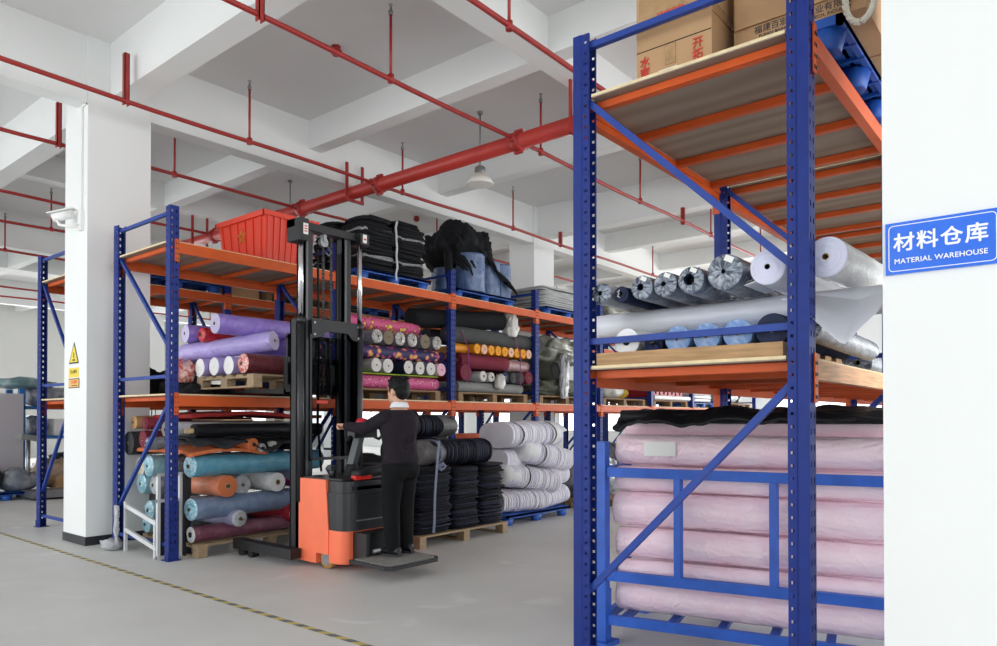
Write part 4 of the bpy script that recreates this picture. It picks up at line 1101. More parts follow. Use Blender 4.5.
Yr('maroon roll end right beside the forklift mast, below a lilac end', 5.93, 7.22, 8.2, zz, 0.11, MAROON, MAROON, 'film', group=g3)
zz += 0.098 + 0.092
X('navy floral roll lying on the row of white roll ends', 5.8, 7.62, 7.36, 7.36, zz, 0.09, NAVYFL, NAVYFL, 'spiral', group=g3)
X('navy floral roll behind the front navy floral roll', 5.8, 7.6, 7.85, 7.85, zz, 0.09, NAVYFL, NAVYFL, 'spiral', group=g3)
zz += 0.092 + 0.102
for i, x in enumerate((6.29, 6.49, 6.70, 6.93, 7.18, 7.42)):
    n, b, e = (('brown', GREYF, BROWNE) if i in (1, 4) else ('grey film wrapped', GREYF, GREYE))
    Yr('%s roll end on the navy floral roll, %s from the mast' % (n, ORD[i]), x, 7.24, 8.2, zz, 0.1 if i != 4 else 0.104, b, e, 'spiral' if i in (1, 4) else 'film', group=g3, dx=-0.04, rc=0.014)
Yr('lilac roll end beside the mast, level with the grey roll ends', 5.96, 7.24, 8.2, zz - 0.02, 0.1, PURP, PURPE, 'spiral', group=g3)
zz += 0.1 + 0.092
X('pink and yellow floral roll lying highest over the grey roll ends', 5.8, 7.25, 7.42, 7.5, zz, 0.092, PINKFL, PINKFL, 'spiral', group=g3)

# =================================================================== middle deck, third bay
g4 = 'rolls on the middle deck of the third bay'
wood_pallet('wooden pallet under the burgundy rolls on the middle deck', (8.72, 7.78, DK1), 0, 1.7, 1.1, WOODD)
X('grey roll lying lowest over the pallet under the burgundy rolls', 7.92, 9.5, 7.34, 7.34, B2 + 0.085, 0.082, GREYC, GREYC, 'spiral', group=g4)
X('grey roll at the back over the burgundy pallet', 7.92, 9.5, 7.9, 7.9, B2 + 0.085, 0.082, GREYC, GREYC, 'spiral', group=g4)
zz = B2 + 0.17 + 0.09
for i, (x, n, r, b, e, st) in enumerate(((8.02, 'burgundy', .13, BURG, BURGE, 'spiral'), (8.42, 'white film', .085, WHITEF, PALEE, 'film'), (8.62, 'white film', .08, WHITEF, BAG, 'film'), (8.97, 'navy', .09, NAVYC, NAVYE, 'spiral'),
                                         (9.18, 'dark grey', .09, DGREY, CHARE, 'spiral'), (9.38, 'grey', .095, GREYC, CHARE, 'spiral'), (9.60, 'burgundy', .11, BURG, BURGE, 'spiral'))):
    Yr('%s roll end in the mixed row, %s from the upright nearest the operator' % (n, ORD[i]), x, 7.22, 8.2, zz + (r - 0.09), r, b, e, st, group=g4)
blob('white_bag', 'small white plastic bag hanging out between the mixed roll ends', 'bag', (8.80, 7.20, B2 + 0.06), 0.09, 0.07, 0.26, BAG, 5, 0.3, 3, 3)
zz += 0.1 + 0.105
X('burgundy roll lying over the mixed row with a loose fold', 7.95, 9.1, 7.34, 7.34, zz + 0.02, 0.12, BURG, BURGE, 'spiral', group=g4, lump=0.12)
X('dusty pink film roll lying end to end with the burgundy roll', 9.12, 9.66, 7.34, 7.34, zz, 0.098, filmmat('dusty_pink_film', (168, 128, 130), (214, 190, 190), 0.3, 10), PINKE, 'spiral', group=g4, crink=0.04)
X('burgundy roll at the back of the third bay', 7.95, 9.6, 7.9, 7.9, zz, 0.11, BURG, BURGE, 'spiral', group=g4)
Yr('burgundy roll end low beside the far upright of that bay', 9.66, 7.42, 8.3, zz + 0.02, 0.085, BURG, BURGE, 'spiral', group=g4)
zz += 0.12 + 0.09
X('orange film roll side at the start of the row of orange rolls', 7.9, 8.2, 7.40, 7.40, zz, 0.075, ORG, ORGE, 'spiral', group=g4)
for i, x in enumerate((8.28, 8.45, 8.62, 8.79, 8.96, 9.12, 9.28, 9.44, 9.60)):
    n, e = ('peach', PEACHE) if i in (1, 5, 8) else ('orange', ORGE)
    Yr('%s roll end in the row of orange rolls, %s from the upright nearest the operator' % (n, ORD[i]), x, 7.22, 8.2, zz, 0.08, ORG, e, 'spiral', group=g4, rc=0.012, dx=-0.03)
zz += 0.08 + 0.125
X('dark grey cloth roll lying over the row of orange rolls', 7.75, 9.75, 7.38, 7.38, zz, 0.13, DGREY, CHARE, 'spiral', group=g4, lump=0.06)
X('dark grey cloth roll behind the front dark grey roll', 7.8, 9.7, 7.85, 7.85, zz, 0.12, DGREY, CHARE, 'spiral', group=g4)
zz += 0.13 + 0.125
roll('black cloth roll lying highest on the third bay, sloping up to a white bag', (9.02, 7.36, zz + 0.04), (7.15, 7.52, zz - 0.08), 0.15, BLK, CHARE, 'spiral', 0.03, g4, lump=0.12)
blob('white_bag', 'white plastic bag tied over the end of the black cloth roll', 'bag', (9.20, 7.30, zz - 0.20), 0.13, 0.12, 0.40, BAG, 3, 0.3, 3, 4)
m = MB()
for x in (8.08, 9.36):
    m.bar((x, 7.21, B2 + 0.12), (x - 0.02, 7.205, B2 + 0.66), 0.02, 0.004, up=(0, 1, 0)); m.bar((x - 0.02, 7.205, B2 + .66), (x - 0.14, 7.24, B2 + 0.92), 0.02, 0.004, up=(0, 1, 0))
tag(solo('strapping', m, F('purple_strap', (112, 42, 96), bump=0), (8.7, 7.2, B2 + 0.1)), 'two purple cloth straps tied round the burgundy and orange rolls', 'strap')

# =================================================================== middle deck, fourth to eighth bay
wood_pallet('wooden pallet under the olive cloth heap in the fourth bay', (10.8, 7.8, DK1), 0, 1.7, 1.1, WOODD)
Yr('dark green cloth roll end high in the fourth bay beside its upright', 9.98, 7.3, 8.2, B2 + 0.86, 0.15, DGREEN, CHARE, 'spiral', group=None)
Yr('olive cloth roll with dark open end in the fourth bay', 10.36, 7.22, 8.2, B2 + 0.44, 0.17, OLIVE, BLK, 'cap', group=None, rc=0.1)
Yr('grey film roll end beside the dark open olive roll', 10.72, 7.24, 8.2, B2 + 0.34, 0.09, GREYF, PALEF, 'film', group=None)
blob('olive_cloth_heap', 'heap of crumpled olive cloth in clear film filling the top of the fourth bay', 'cloth', (10.92, 7.72, B2 + 0.58), 0.70, 0.42, 0.52, OLIVEF, 21, 0.28, 2.4, 5)
blob('olive_cloth_heap', 'heap of crumpled olive cloth at the foot of the fourth bay', 'cloth', (10.75, 7.7, B2), 0.70, 0.42, 0.36, OLIVE, 25, 0.28, 2.4, 5)
blob('plastic_film', 'clear film hanging down in tatters in front of the olive roll', 'plastic film', (10.62, 7.2, B2 - 0.05), 0.10, 0.06, 0.75, PALEF, 31, 0.4, 3, 4, fine=0.2)
GRN = F('green_cloth', (52, 122, 66)); YEL = F('yellow_cloth', (190, 158, 44))
spec5 = [('olive_cloth_heap', 'heap of olive and white cloth in the fifth bay behind the near upright', 12.7, 0.8, 0.9, OLIVEF), ]
for i, (bx, items) in enumerate(((11.9, [('white_cloth_heap', 'white and grey film wrapped heap in the fifth bay beside the yellow cloth', 0.8, 0.40, 0.55, BAG), ('green_cloth_heap', 'low green cloth heap at the foot of the fifth bay', 0.33, 0.2, 0.25, GRN), ('yellow_cloth_heap', 'yellow cloth heap at the end of the fifth bay', 1.62, 0.30, 0.46, YEL)]),
                                 (18.1, [('grey_cloth_heap', 'grey and black cloth heap in the farthest bay of the row', 0.7, 0.5, 0.55, GREYF), ('black_cloth_heap', 'black cloth heap beside the grey one in the farthest bay', 1.5, 0.32, 0.7, BLK)]))):
    wood_pallet('wooden pallet in the %s bay of the middle deck' % ('fifth', 'eighth')[i], (bx + 1.0, 7.8, DK1), 0, 1.7, 1.1, WOODD)
    for j, (n, lab, dx, sx, h, mt) in enumerate(items):
        blob(n, lab, 'cloth', (bx + dx, 7.62 + 0.16 * j, B2), sx, 0.34, h, mt, 40 + i * 7 + j, 0.3)
wood_pallet('wooden pallet under the red and white ended rolls in the sixth bay', (15.0, 7.8, DK1), 0, 1.7, 1.1, WOODD)
RWE = ringmat('red_white_end', (196, 30, 44), (240, 226, 226), 9)
X('white film roll lying over the sixth bay pallet', 14.1, 15.9, 7.24, 7.24, B2 + 0.06, 0.055, WHITEF, PALEE, 'spiral', group=None, simple=True)
for i, x in enumerate((14.35, 14.75, 15.15, 15.55)):
    Yr('crimson roll with red and white ringed end, %s in the sixth bay' % ORD[i], x, 7.32, 8.2, B2 + 0.18, 0.175, CRIM, RWE, 'spiral', group='ringed crimson rolls', rc=0.05, simple=True)
    Yr('crimson roll with red and white ringed end, %s in the sixth bay upper row' % ORD[i], x, 7.35, 8.2, B2 + 0.54, 0.175, CRIM, RWE, 'spiral', group='ringed crimson rolls', rc=0.05, simple=True)
plastic_pallet('blue plastic pallet under the white wrapped block in the seventh bay', (17.0, 7.8, DK1), 0, 1.3, 1.0)
m = layered(MB(), 17.0, 7.8, 1.2, 0.9, B2 + 0.002, B2 + 0.72, 9, 0.02, 3)
tag(solo('wrapped_block', m, WHITEF, (17, 7.8, B2)), 'white film wrapped block of cloth on the blue pallet in the seventh bay', 'cloth')

# ground level of the far bays and the second row: a few dark and grey bundles
gb = [(7.98, 8.0, 0.2, 0.3, 0.95, BLK, 'black cloth heap on the floor under the third bay'), (9.3, 7.9, 0.3, 0.4, 1.12, GREYF, 'grey film heap on the floor under the third bay'),
      (10.9, 7.9, 0.75, 0.45, 0.75, GREYC, 'grey cloth heap on the floor under the fourth bay'), (12.55, 7.85, 0.5, 0.4, 0.7, DGREY, 'dark grey cloth heap on the floor under the fifth bay'),
      (13.5, 7.9, 0.26, 0.4, 0.9, GREYF, 'grey film heap on the floor at the end of the fifth bay'), (17.0, 7.9, 0.7, 0.45, 0.9, CHAR, 'charcoal cloth heap on the floor under the seventh bay'),
      (7.0, 7.9, 0.7, 0.45, 0.9, CHAR, 'charcoal cloth heap on the floor under the second bay')]
for i, (x, y, sx, sy, h, mt, lab) in enumerate(gb): blob('cloth_heap', lab, 'cloth', (x, y, 0), sx, sy, h, mt, 60 + i, 0.25)
roll('crimson roll lying across the floor stock far behind the pink rolls', (14.3, 7.5, 0.99), (15.6, 7.5, 0.99), 0.16, CRIM, RWE, 'spiral', 0.03)
blob('cloth_heap', 'dark cloth heap holding up the far crimson roll', 'cloth', (15.0, 7.75, 0), 0.7, 0.4, 0.80, CHAR, 71, 0.1)
t = thing('tub', 'orange plastic tub on the floor behind the white folded bundles', 'tub', (8.6, 7.7, 0))
part('tub_body', MB().loft([(8.6, 7.7, 0, .28, .22), (8.6, 7.7, 1.10, .33, .26), (8.6, 7.7, 1.15, .36, .28), (8.6, 7.7, 1.20, .36, .28)], 24), TRUCK, t)

# =================================================================== first row, top deck
TUBR = pm('tub_red', (222, 66, 44), 0.45, var=0.04, vscale=3); GOLD = pm('gold_print', (206, 130, 40), 0.5)
def tub(label, cx, cy, z, w, d, h):
    t = thing('plastic_tub', label, 'tub', (cx, cy, z))
    def ring(m, z0, z1, w0, d0, w1, d1):
        P = [(-1, -1), (1, -1), (1, 1), (-1, 1)]
        a = [m.bm.verts.new((cx + p[0] * w0 / 2, cy + p[1] * d0 / 2, z0)) for p in P]; b = [m.bm.verts.new((cx + p[0] * w1 / 2, cy + p[1] * d1 / 2, z1)) for p in P]
        for k in range(4): m.bm.faces.new((a[k], a[(k + 1) % 4], b[(k + 1) % 4], b[k]))
        return a, b
    m = MB(); b0, t0 = ring(m, z, z + h, w * .88, d * .86, w, d); m.bm.faces.new(b0[::-1])
    i0, i1 = ring(m, z + 0.02, z + h, w * .85, d * .83, w * .96, d * .95); m.bm.faces.new(i0)
    for k in range(4): m.bm.faces.new((t0[k], t0[(k + 1) % 4], i1[(k + 1) % 4], i1[k]))
    part('tub_wall', m, TUBR, t)
    m = MB(); e = 0.03
    for s in (-1, 1):
        m.box(cx - w / 2 - e, cx + w / 2 + e, cy + s * (d / 2 + e / 2) - e / 2, cy + s * (d / 2 + e / 2) + e / 2, z + h - 0.05, z + h + 0.005)
        m.box(cx + s * (w / 2 + e / 2) - e / 2, cx + s * (w / 2 + e / 2) + e / 2, cy - d / 2 - e - 0.004, cy + d / 2 + e + 0.004, z + h - 0.054, z + h + 0.009)
    part('rim', m, TUBR, t, bevel=0.008)
    m = MB()
    for k in range(8):
        f = -0.44 + 0.88 * k / 7
        for s in (-1, 1): m.bar((cx + f * w * .88, cy + s * d * .43, z + 0.015), (cx + f * w, cy + s * d * .5, z + h - 0.04), 0.025, 0.03, up=(0, 1, 0))
    for k in range(6):
        f = -0.42 + 0.84 * k / 5
        for s in (-1, 1): m.bar((cx + s * w * .44, cy + f * d * .86, z + 0.015), (cx + s * w * .5, cy + f * d, z + h - 0.04), 0.025, 0.03, up=(1, 0, 0))
    part('ribs', m, TUBR, t)
    m = MB(); c = Vector((cx - w * 0.474 - 0.022, cy - d * .02, z + h * .62))
    P = [c + Vector((0, sin(k * 4 * pi / 5) * 0.09, cos(k * 4 * pi / 5) * 0.09)) for k in range(6)]
    for a, b in zip(P, P[1:]): m.bar(a, b, 0.012, 0.004, up=(1, 0, 0))
    part('star_print', m, GOLD, t)
    return t
tub('orange red plastic tub with ribbed sides and a star on the rack top', 5.10, 7.96, DK2 + 0.0015, 0.72, 1.04, 0.62)

plastic_pallet('blue plastic pallet under the film wrapped black cloth stacks on the rack top', (6.68, 7.82, DK2), 0, 1.3, 1.1)
ZP1 = DK2 + 0.143
CLEARF = pm('clear_film_band', (190, 194, 198), 0.12, coat=0.6, bump=0.8, bscale=14, alpha=0.4)
i = 0
for x in (6.34, 6.92):
    for y in (7.52, 8.10):
        i += 1
        t = thing('cloth_stack', 'black cloth stack in film on the rack top pallet, %s' % ('mast side front', 'mast side rear', 'far side front', 'far side rear')[i - 1], 'cloth stack', (x, y, ZP1), 'black cloth stacks on the blue pallet')
        m = layered(MB(), x, y, 0.56, 0.54, ZP1 + 0.002, ZP1 + 0.62 + 0.05 * (x > 6.5), 15, 0.035, i * 5.3, wav=0.015, lean=(0.02, 0))
        layered(m, x + 0.02, y, 0.48, 0.44, ZP1 + 0.61 + 0.05 * (x > 6.5), ZP1 + 0.72 + 0.03 * (x > 6.5), 3, 0.06, i * 3.1, wav=0.03)
        part('cloth_layers', m, BLK, t)
        for zz in (0.15, 0.50):
            m = MB(); A = []
            for k in range(40):
                a = 2 * pi * k / 40; c, s_ = cos(a), sin(a)
                X_ = x + math.copysign(abs(c) ** .28, c) * 0.288; Y_ = y + math.copysign(abs(s_) ** .28, s_) * 0.278
                dz = 0.02 * nz(k * .4, i, zz); A.append([m.bm.verts.new((X_, Y_, ZP1 + zz + dz + h_ + .03 * nz(k * .6, h_ * 9, i))) for h_ in (0, 0.035)])
            for k in range(40): m.bm.faces.new((A[k][0], A[(k + 1) % 40][0], A[(k + 1) % 40][1], A[k][1]))
            part('film_band', m, CLEARF, t)
m = MB()
for k in range(9): m.bar((6.62 + 0.03 * nz(k, 0, 0.5), 7.22, ZP1 - 0.10 + k * 0.09), (6.62 + 0.03 * nz(k + 1, 0, 0.5), 7.22, ZP1 - 0.01 + k * 0.09), 0.03 + .02 * abs(nz(k, 3, 1)), 0.012, up=(0, 1, 0))
tag(solo('film_strip', m, PALEF, (6.62, 7.2, ZP1)), 'crumpled clear film strip hanging down between the two front black stacks', 'plastic film')

plastic_pallet('blue plastic pallet under the blue wrapped rolls on the rack top', (8.62, 7.84, DK2), 0, 1.45, 1.1)
WRAPB = filmmat('blue_wrap', (70, 96, 142), (150, 168, 196), 0.25, 8)
dr = [(8.42, 7.50, .25, .60, 'tall blue film wrapped drum at the front of the rack top pallet'), (8.95, 7.58, .21, .58, 'blue film wrapped drum partly under the black cloth tail'), (9.32, 7.62, .19, .60, 'blue film wrapped drum at the far end of the pallet, with a red edge above'),
      (8.02, 7.66, .17, .34, 'small blue film wrapped drum beside the upright tip'), (8.5, 8.1, .24, .58, 'blue film wrapped drum at the rear under the black cloth'), (9.05, 8.12, .22, .56, 'blue film wrapped drum at the rear far corner under the black cloth')]
for x, y, r, h, lab in dr:
    t = thing('wrapped_drum', lab, 'drum', (x, y, ZP1), 'blue film wrapped drums')
    pf = [(r * .97, 0.002)]
    for k in range(12): pf += [(r * (1 + 0.012 * nz(k, x, y)), h * (k + .35) / 12), (r * 0.955, h * (k + .95) / 12)]
    part('wrapped_cloth', MB().lathe((x, y, ZP1), pf + [(r * .9, h)], 26), WRAPB, t)
heap = blob('black_cloth_heap', 'big black cloth heap draped over the blue wrapped drums on the rack top', 'cloth', (8.55, 7.86, ZP1 + 0.30), 0.52, 0.42, 0.82, BLK, 12, 0.22, 2.3, 5, fine=0.14)
m = MB()
for k in range(22):
    x = 8.02 + k * 0.062; z = ZP1 + 0.68 - 0.035 * abs(k - 8) + 0.10 * nz(k * 1.3, 4, 2); q = abs(nz(k * 2.1, 2, 3))
    m.tube([(x - 0.03, 7.58, z + 0.12), (x - 0.01, 7.42, z + 0.02), (x + 0.03 * nz(k, 8, 1), 7.31, z - 0.06 - 0.2 * q), (x + 0.03 + 0.06 * nz(k, 3, 1), 7.27, z - 0.12 - 0.45 * q)], [0.035, 0.032, 0.024, 0.010], 7)
m.tube([(7.92, 7.5, ZP1 + 0.55), (7.80, 7.36, ZP1 + 0.2), (7.78, 7.32, ZP1 - 0.06)], [.07, .06, .04], 8)
part('hanging_tails', m, BLK, heap, True)
m = layered(MB(), 10.85, 7.8, 1.5, 1.05, DK2 + 0.143, DK2 + 0.50, 10, 0.035, 8, wav=0.02)
plastic_pallet('blue plastic pallet under the grey folded sheets on the rack top', (10.95, 7.8, DK2), 0, 1.5, 1.05)
tag(solo('folded_sheets', m, pm('grey_sheet', (176, 178, 178), 0.5, var=0.12, vscale=4), (10.85, 7.8, DK2)), 'stack of grey folded sheets on the rack top near the far pillar', 'sheets')
plastic_pallet('blue plastic pallet with grey film bundle on the rack top behind the near upright', (13.0, 7.8, DK2), 0, 1.4, 1.05)
blob('film_bundle', 'grey green film bundle on the rack top behind the near blue upright', 'cloth', (13.0, 7.75, DK2 + 0.143), 0.7, 0.45, 0.5, OLIVEF, 77, 0.2)

# =================================================================== second row: top deck and a few bundles
plastic_pallet('blue plastic pallet on the second row top by the white pillar', (4.9, 10.3, DK2), 0, 1.3, 1.0)
plastic_pallet('upper blue plastic pallet of two on the second row top by the white pillar', (4.9, 10.3, DK2 + 0.144), 0, 1.3, 1.0)
t = thing('carton', 'small brown carton on the second row top behind its orange beam', 'carton', (5.95, 10.2, DK2), 'cardboard cartons')
part('box', MB().box(5.70, 6.22, 9.92, 10.46, DK2 + 0.0015, DK2 + 0.42), CARD, t, bevel=0.01)
CRB = pm('crate_blue', (52, 110, 176), 0.45)
def crate(label, x, y, z):
    t = thing('crate', label, 'crate', (x, y, z))
    m = MB(); w, d, h = 0.30, 0.2, 0.28
    for k in range(7):
        u = -w + 2 * w * k / 6
        for s in (-1, 1): m.box(x + u - .012, x + u + .012, y + s * d - .008, y + s * d + .008, z, z + h)
    for k in range(5):
        u = -d + 2 * d * k / 4
        for s in (-1, 1): m.box(x + s * w - .008, x + s * w + .008, y + u - .012, y + u + .012, z, z + h)
    for zz in (0, .09, .18, .26):
        for s in (-1, 1):
            m.box(x - w, x + w, y + s * d - .01, y + s * d + .01, z + zz, z + zz + .02); m.box(x + s * w - .01, x + s * w + .01, y - d, y + d, z + zz, z + zz + .02)
    part('lattice', m, CRB, t); part('crate_floor', MB().box(x - w, x + w, y - d, y + d, z, z + .012), CRB, t)
wood_pallet('wooden pallet on the second row top under the blue crates', (6.95, 10.3, DK2), 0, 1.3, 0.9, WOODD)
crate('blue lattice crate on the wooden pallet, next to the small carton', 6.62, 10.2, DK2 + 0.14); crate('blue lattice crate on the wooden pallet, farther from the carton', 7.28, 10.2, DK2 + 0.14)
m = layered(MB(), 8.05, 10.3, 0.5, 0.6, DK2 + 0.002, DK2 + 0.3, 5, 0.02, 4)
tag(solo('cloth_stack', m, DGREY, (8.05, 10.3, DK2)), 'dark grey cloth stack on the second row top beside the blue crates', 'cloth stack')
plastic_pallet('blue plastic pallet on the second row top behind the mast', (9.05, 10.3, DK2), 0, 1.3, 1.0)
m = layered(MB(), 9.05, 10.3, 1.0, 0.8, DK2 + 0.144, DK2 + 0.24, 3, 0.03, 9)
tag(solo('cloth_stack', m, GRN, (9.05, 10.3, DK2)), 'flat green cloth bundle on a blue pallet on the second row top', 'cloth stack')
sec = [(4.3, 10.1, DK1, .5, .42, .6, BLK, 'black bundle on the second row middle deck beside the white pillar'), (5.0, 10.1, DK1, .3, .4, .45, CHAR, 'charcoal bundle on the second row middle deck beside the black one'),
       (6.6, 10.1, DK1, .7, .45, .4, NAVYC, 'navy bundle on the second row middle deck behind the lilac rolls'), (8.7, 10.1, DK1, .8, .45, .7, GREYF, 'grey film heap on the second row middle deck behind the floral rolls'),
       (10.8, 10.1, DK1, .8, .45, .8, OLIVEF, 'olive film heap on the second row middle deck'), (15.0, 10.1, DK1, .8, .45, .7, GREYF, 'grey film heap far along the second row middle deck'),
       (4.6, 10.1, 0, .8, .45, .85, GREYF, 'grey film heap on the floor of the second row'), (8.7, 10.1, 0, .8, .45, .8, CHAR, 'charcoal heap on the floor of the second row'), (12.9, 10.1, 0, .8, .45, .6, GREYC, 'grey cloth heap far along the floor of the second row')]
for i, (x, y, z, sx, sy, h, mt, lab) in enumerate(sec): blob('cloth_bundle', lab, 'cloth', (x, 10.3, z), sx, sy * .9, h, mt, 90 + i, 0.22)

# =================================================================== aisle pallets
t = wood_pallet('wooden pallet on the aisle floor under the dark cloth stacks', (6.32, 6.22, 0), 0, 1.55, 1.1, WOOD)
NAV1 = F('ink_cloth', (24, 27, 40), rough=0.6); NAV2 = F('black_blue_cloth', (40, 43, 58), rough=0.55); NAV3 = F('near_black_cloth', (18, 19, 24), rough=0.6)
i = 0
for x, w in ((5.85, .55), (6.38, .46), (6.85, .43)):
    for y, d in ((5.98, .54), (6.57, .48)):
        i += 1
        m = layered(MB(), x, y, w, d, 0.142, 0.90 - 0.03 * (x > 6) + 0.02 * (x > 6.6), 34, 0.026, i * 4.7, wav=0.012, mats=3)
        o = solo('cloth_stack', m, [NAV1, NAV2, NAV3], (x, y, 0.142))
        tag(o, 'dark blue cloth stack on the aisle pallet, %s' % ('front, beside the operator', 'rear, beside the operator', 'front, middle of three', 'rear, middle of three', 'front, next to the white bundles', 'rear, next to the white bundles')[i - 1], 'cloth stack', 'dark cloth stacks on the aisle pallet')
def fold_bundle(label, cx, cy, z0, L, r, mats, seed, dirx=1, group=None, capmat=None, ry=None, ang=0.0, n=26, tilt=0.0):
    """long bundle of folded cloth layers, on edge along +X, with a smooth folded end"""
    t = thing('cloth_bundle', label, 'cloth bundle', (cx, cy, z0), group, (0, tilt, ang))
    m = MB(); K = 22; ry = ry or r
    for i in range(n):
        x0 = -L / 2 + L * i / n; w = L / n
        rings = []
        q0 = 1 + 0.07 * nz(i * 0.9, seed, 0); tilt = 0.5 * nz(i * .3, seed, 2)
        for f, e in ((0.03, .965), (.5, 1.0), (.94, .965)):
            ring = []
            for k in range(K):
                a = 2 * pi * k / K; q = q0 * e * (1 + 0.05 * nz(cos(a) * 1.5 + seed, sin(a) * 1.5, i * .4))
                yy = math.copysign(abs(cos(a)) ** .8, cos(a)) * ry * q; zz_ = math.copysign(abs(sin(a)) ** .8, sin(a)) * r * q
                ring.append(m.bm.verts.new((x0 + w * f + tilt * 0.10 * zz_, yy, r + zz_)))
            rings.append(ring)
        mm = int(abs(nz(i * 0.77, seed, 3)) * 97) % len(mats)
        for a, b in zip(rings, rings[1:]):
            for k in range(K):
                f = m.bm.faces.new((a[k], a[(k + 1) % K], b[(k + 1) % K], b[k])); f.material_index = mm; f.smooth = True
        m.bm.faces.new(rings[0][::-1]).material_index = mm; m.bm.faces.new(rings[-1]).material_index = mm
    put('cloth_layers', m.mesh('cloth_layers', mats), t)
    if capmat:
        prof = [(-L / 2 - 0.005, 1.03), (-L / 2 - 0.05, 1.0), (-L / 2 - 0.085, .86), (-L / 2 - 0.1, .6)]
        m = MB(); rings = []
        for x, q in [(-L / 2 + 0.16, 1.04)] + prof:
            rings.append([m.bm.verts.new((x, ry * q * cos(2 * pi * k / K) * (1 + .03 * nz(k * .7, seed, x * 9)), r + r * q * sin(2 * pi * k / K))) for k in range(K)])
        for a, b in zip(rings, rings[1:]):
            for k in range(K): m.bm.faces.new((a[k], a[(k + 1) % K], b[(k + 1) % K], b[k])).smooth = True
        m.bm.faces.new(rings[-1])
        put('folded_end', m.mesh('folded_end', capmat), t)
    return t
GREYB = filmmat('grey_bundle_film', (84, 82, 82), (140, 138, 136), 0.4, 5)
def bstrap(t, x, r, ry, mat, w=0.03):
    K = 26; m = MB(); A = []
    for s in (-w / 2, w / 2): A.append([m.bm.verts.new((x + s, ry * 1.07 * cos(2 * pi * k / K), r + r * 1.07 * sin(2 * pi * k / K))) for k in range(K)])
    for k in range(K): m.bm.faces.new((A[0][k], A[0][(k + 1) % K], A[1][(k + 1) % K], A[1][k]))
    put('strap', m.mesh('strap', mat), t)
STRG = F('grey_strap', (120, 128, 150), bump=0); STRB = F('dark_strap', (44, 46, 52), bump=0)
b = fold_bundle('dark blue bundle of folded cloth with grey film end lying on the dark stacks', 6.38, 5.98, 0.885, 1.02, .155, [NAV1, NAV2, NAV3], 3, capmat=GREYB, ry=.235)
bstrap(b, -0.43, .155, .25, STRG)
b = fold_bundle('upper dark blue bundle with grey band lying behind the operator', 6.25, 6.50, 0.90, 0.72, .150, [NAV1, NAV2, NAV3], 7, ry=.225)
bstrap(b, 0.30, .175, .24, GREYB, .22)
b = fold_bundle('top dark blue bundle with grey folded end behind the operator', 6.28, 6.38, 1.215, 0.82, .135, [NAV1, NAV2, NAV3], 9, ry=.22)
bstrap(b, 0.27, .135, .22, GREYB, .26)
m = MB(); P = [(5.90, 5.72, 1.19), (5.86, 5.70, 1.05), (5.80, 5.66, 0.88), (5.76, 5.65, .6), (5.75, 5.65, .3), (5.75, 5.66, .16)]
for a, c_ in zip(P, P[1:]): m.bar(a, c_, 0.035, 0.006, up=(0, 1, 0))
m.tube([(5.86, 5.70, .90), (5.90, 5.66, .93), (5.95, 5.68, .90), (5.91, 5.70, .86), (5.86, 5.69, .89)], 0.022, 8)
tag(solo('strap', m, STRG, (5.8, 5.66, .16)), 'grey webbing strap hanging down the front of the dark cloth stack', 'strap')

plastic_pallet('blue plastic pallet on the aisle floor under the white folded bundles', (8.22, 6.52, 0), 0, 1.5, 1.1)
WH1 = F('white_foldcloth', (232, 230, 238), var=0.03); WH2 = F('lilac_white_foldcloth', (216, 213, 230), var=0.03); WH3 = pm('pale_grey_wrap', (226, 227, 229), 0.5, var=0.08, vscale=6, bump=0.2, bscale=12)  # second white is slightly darker and more lilac, spread irregularly over the layers
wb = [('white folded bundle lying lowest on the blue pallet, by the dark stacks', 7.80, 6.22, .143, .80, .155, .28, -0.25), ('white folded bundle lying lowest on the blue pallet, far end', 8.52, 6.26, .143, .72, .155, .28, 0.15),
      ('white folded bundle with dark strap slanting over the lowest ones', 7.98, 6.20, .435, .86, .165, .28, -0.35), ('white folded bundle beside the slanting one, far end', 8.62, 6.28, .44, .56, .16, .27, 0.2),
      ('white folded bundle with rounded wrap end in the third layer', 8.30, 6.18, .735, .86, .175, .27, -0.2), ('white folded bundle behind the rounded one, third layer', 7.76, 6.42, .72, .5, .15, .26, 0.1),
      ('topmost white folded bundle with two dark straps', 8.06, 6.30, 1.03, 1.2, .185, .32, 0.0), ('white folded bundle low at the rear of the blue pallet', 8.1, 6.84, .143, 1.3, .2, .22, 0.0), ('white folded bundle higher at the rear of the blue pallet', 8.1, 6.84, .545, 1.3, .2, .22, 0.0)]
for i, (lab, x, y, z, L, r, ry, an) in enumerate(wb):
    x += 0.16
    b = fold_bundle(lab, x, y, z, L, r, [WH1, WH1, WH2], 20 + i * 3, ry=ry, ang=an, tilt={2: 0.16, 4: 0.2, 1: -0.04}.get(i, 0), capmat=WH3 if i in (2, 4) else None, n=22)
    if i == 2: bstrap(b, -0.12, r, ry, STRB, .022)
    if i == 4: bstrap(b, -0.15, r, ry, STRB, .02)
    if i == 6: bstrap(b, -0.40, r, ry, STRB, .028); bstrap(b, 0.42, r, ry, WH3, .22); bstrap(b, 0.36, r * 1.02, ry * 1.02, STRB, .03)
drape('white_cloth', 'white cloth sheet lying loosely over the topmost white bundle', 'cloth', 8.1, 9.0, 6.05, 6.6, lambda u, v: 1.375 - 0.03 * sin(u * 9), WHC, 3, 0.02, 4, 0.008, hang=lambda u, v: -0.10 * max(0, 1 - v * 4))
wood_pallet('wooden pallet in the aisle beyond the blue one', (10.3, 6.5, 0), 0, 1.2, 1.0, WOODD)
blob('cloth_bundle', 'grey film bundle on the wooden pallet beyond the white bundles', 'cloth', (10.3, 6.5, 0.14), 0.55, 0.45, 0.75, GREYF, 51, 0.2)

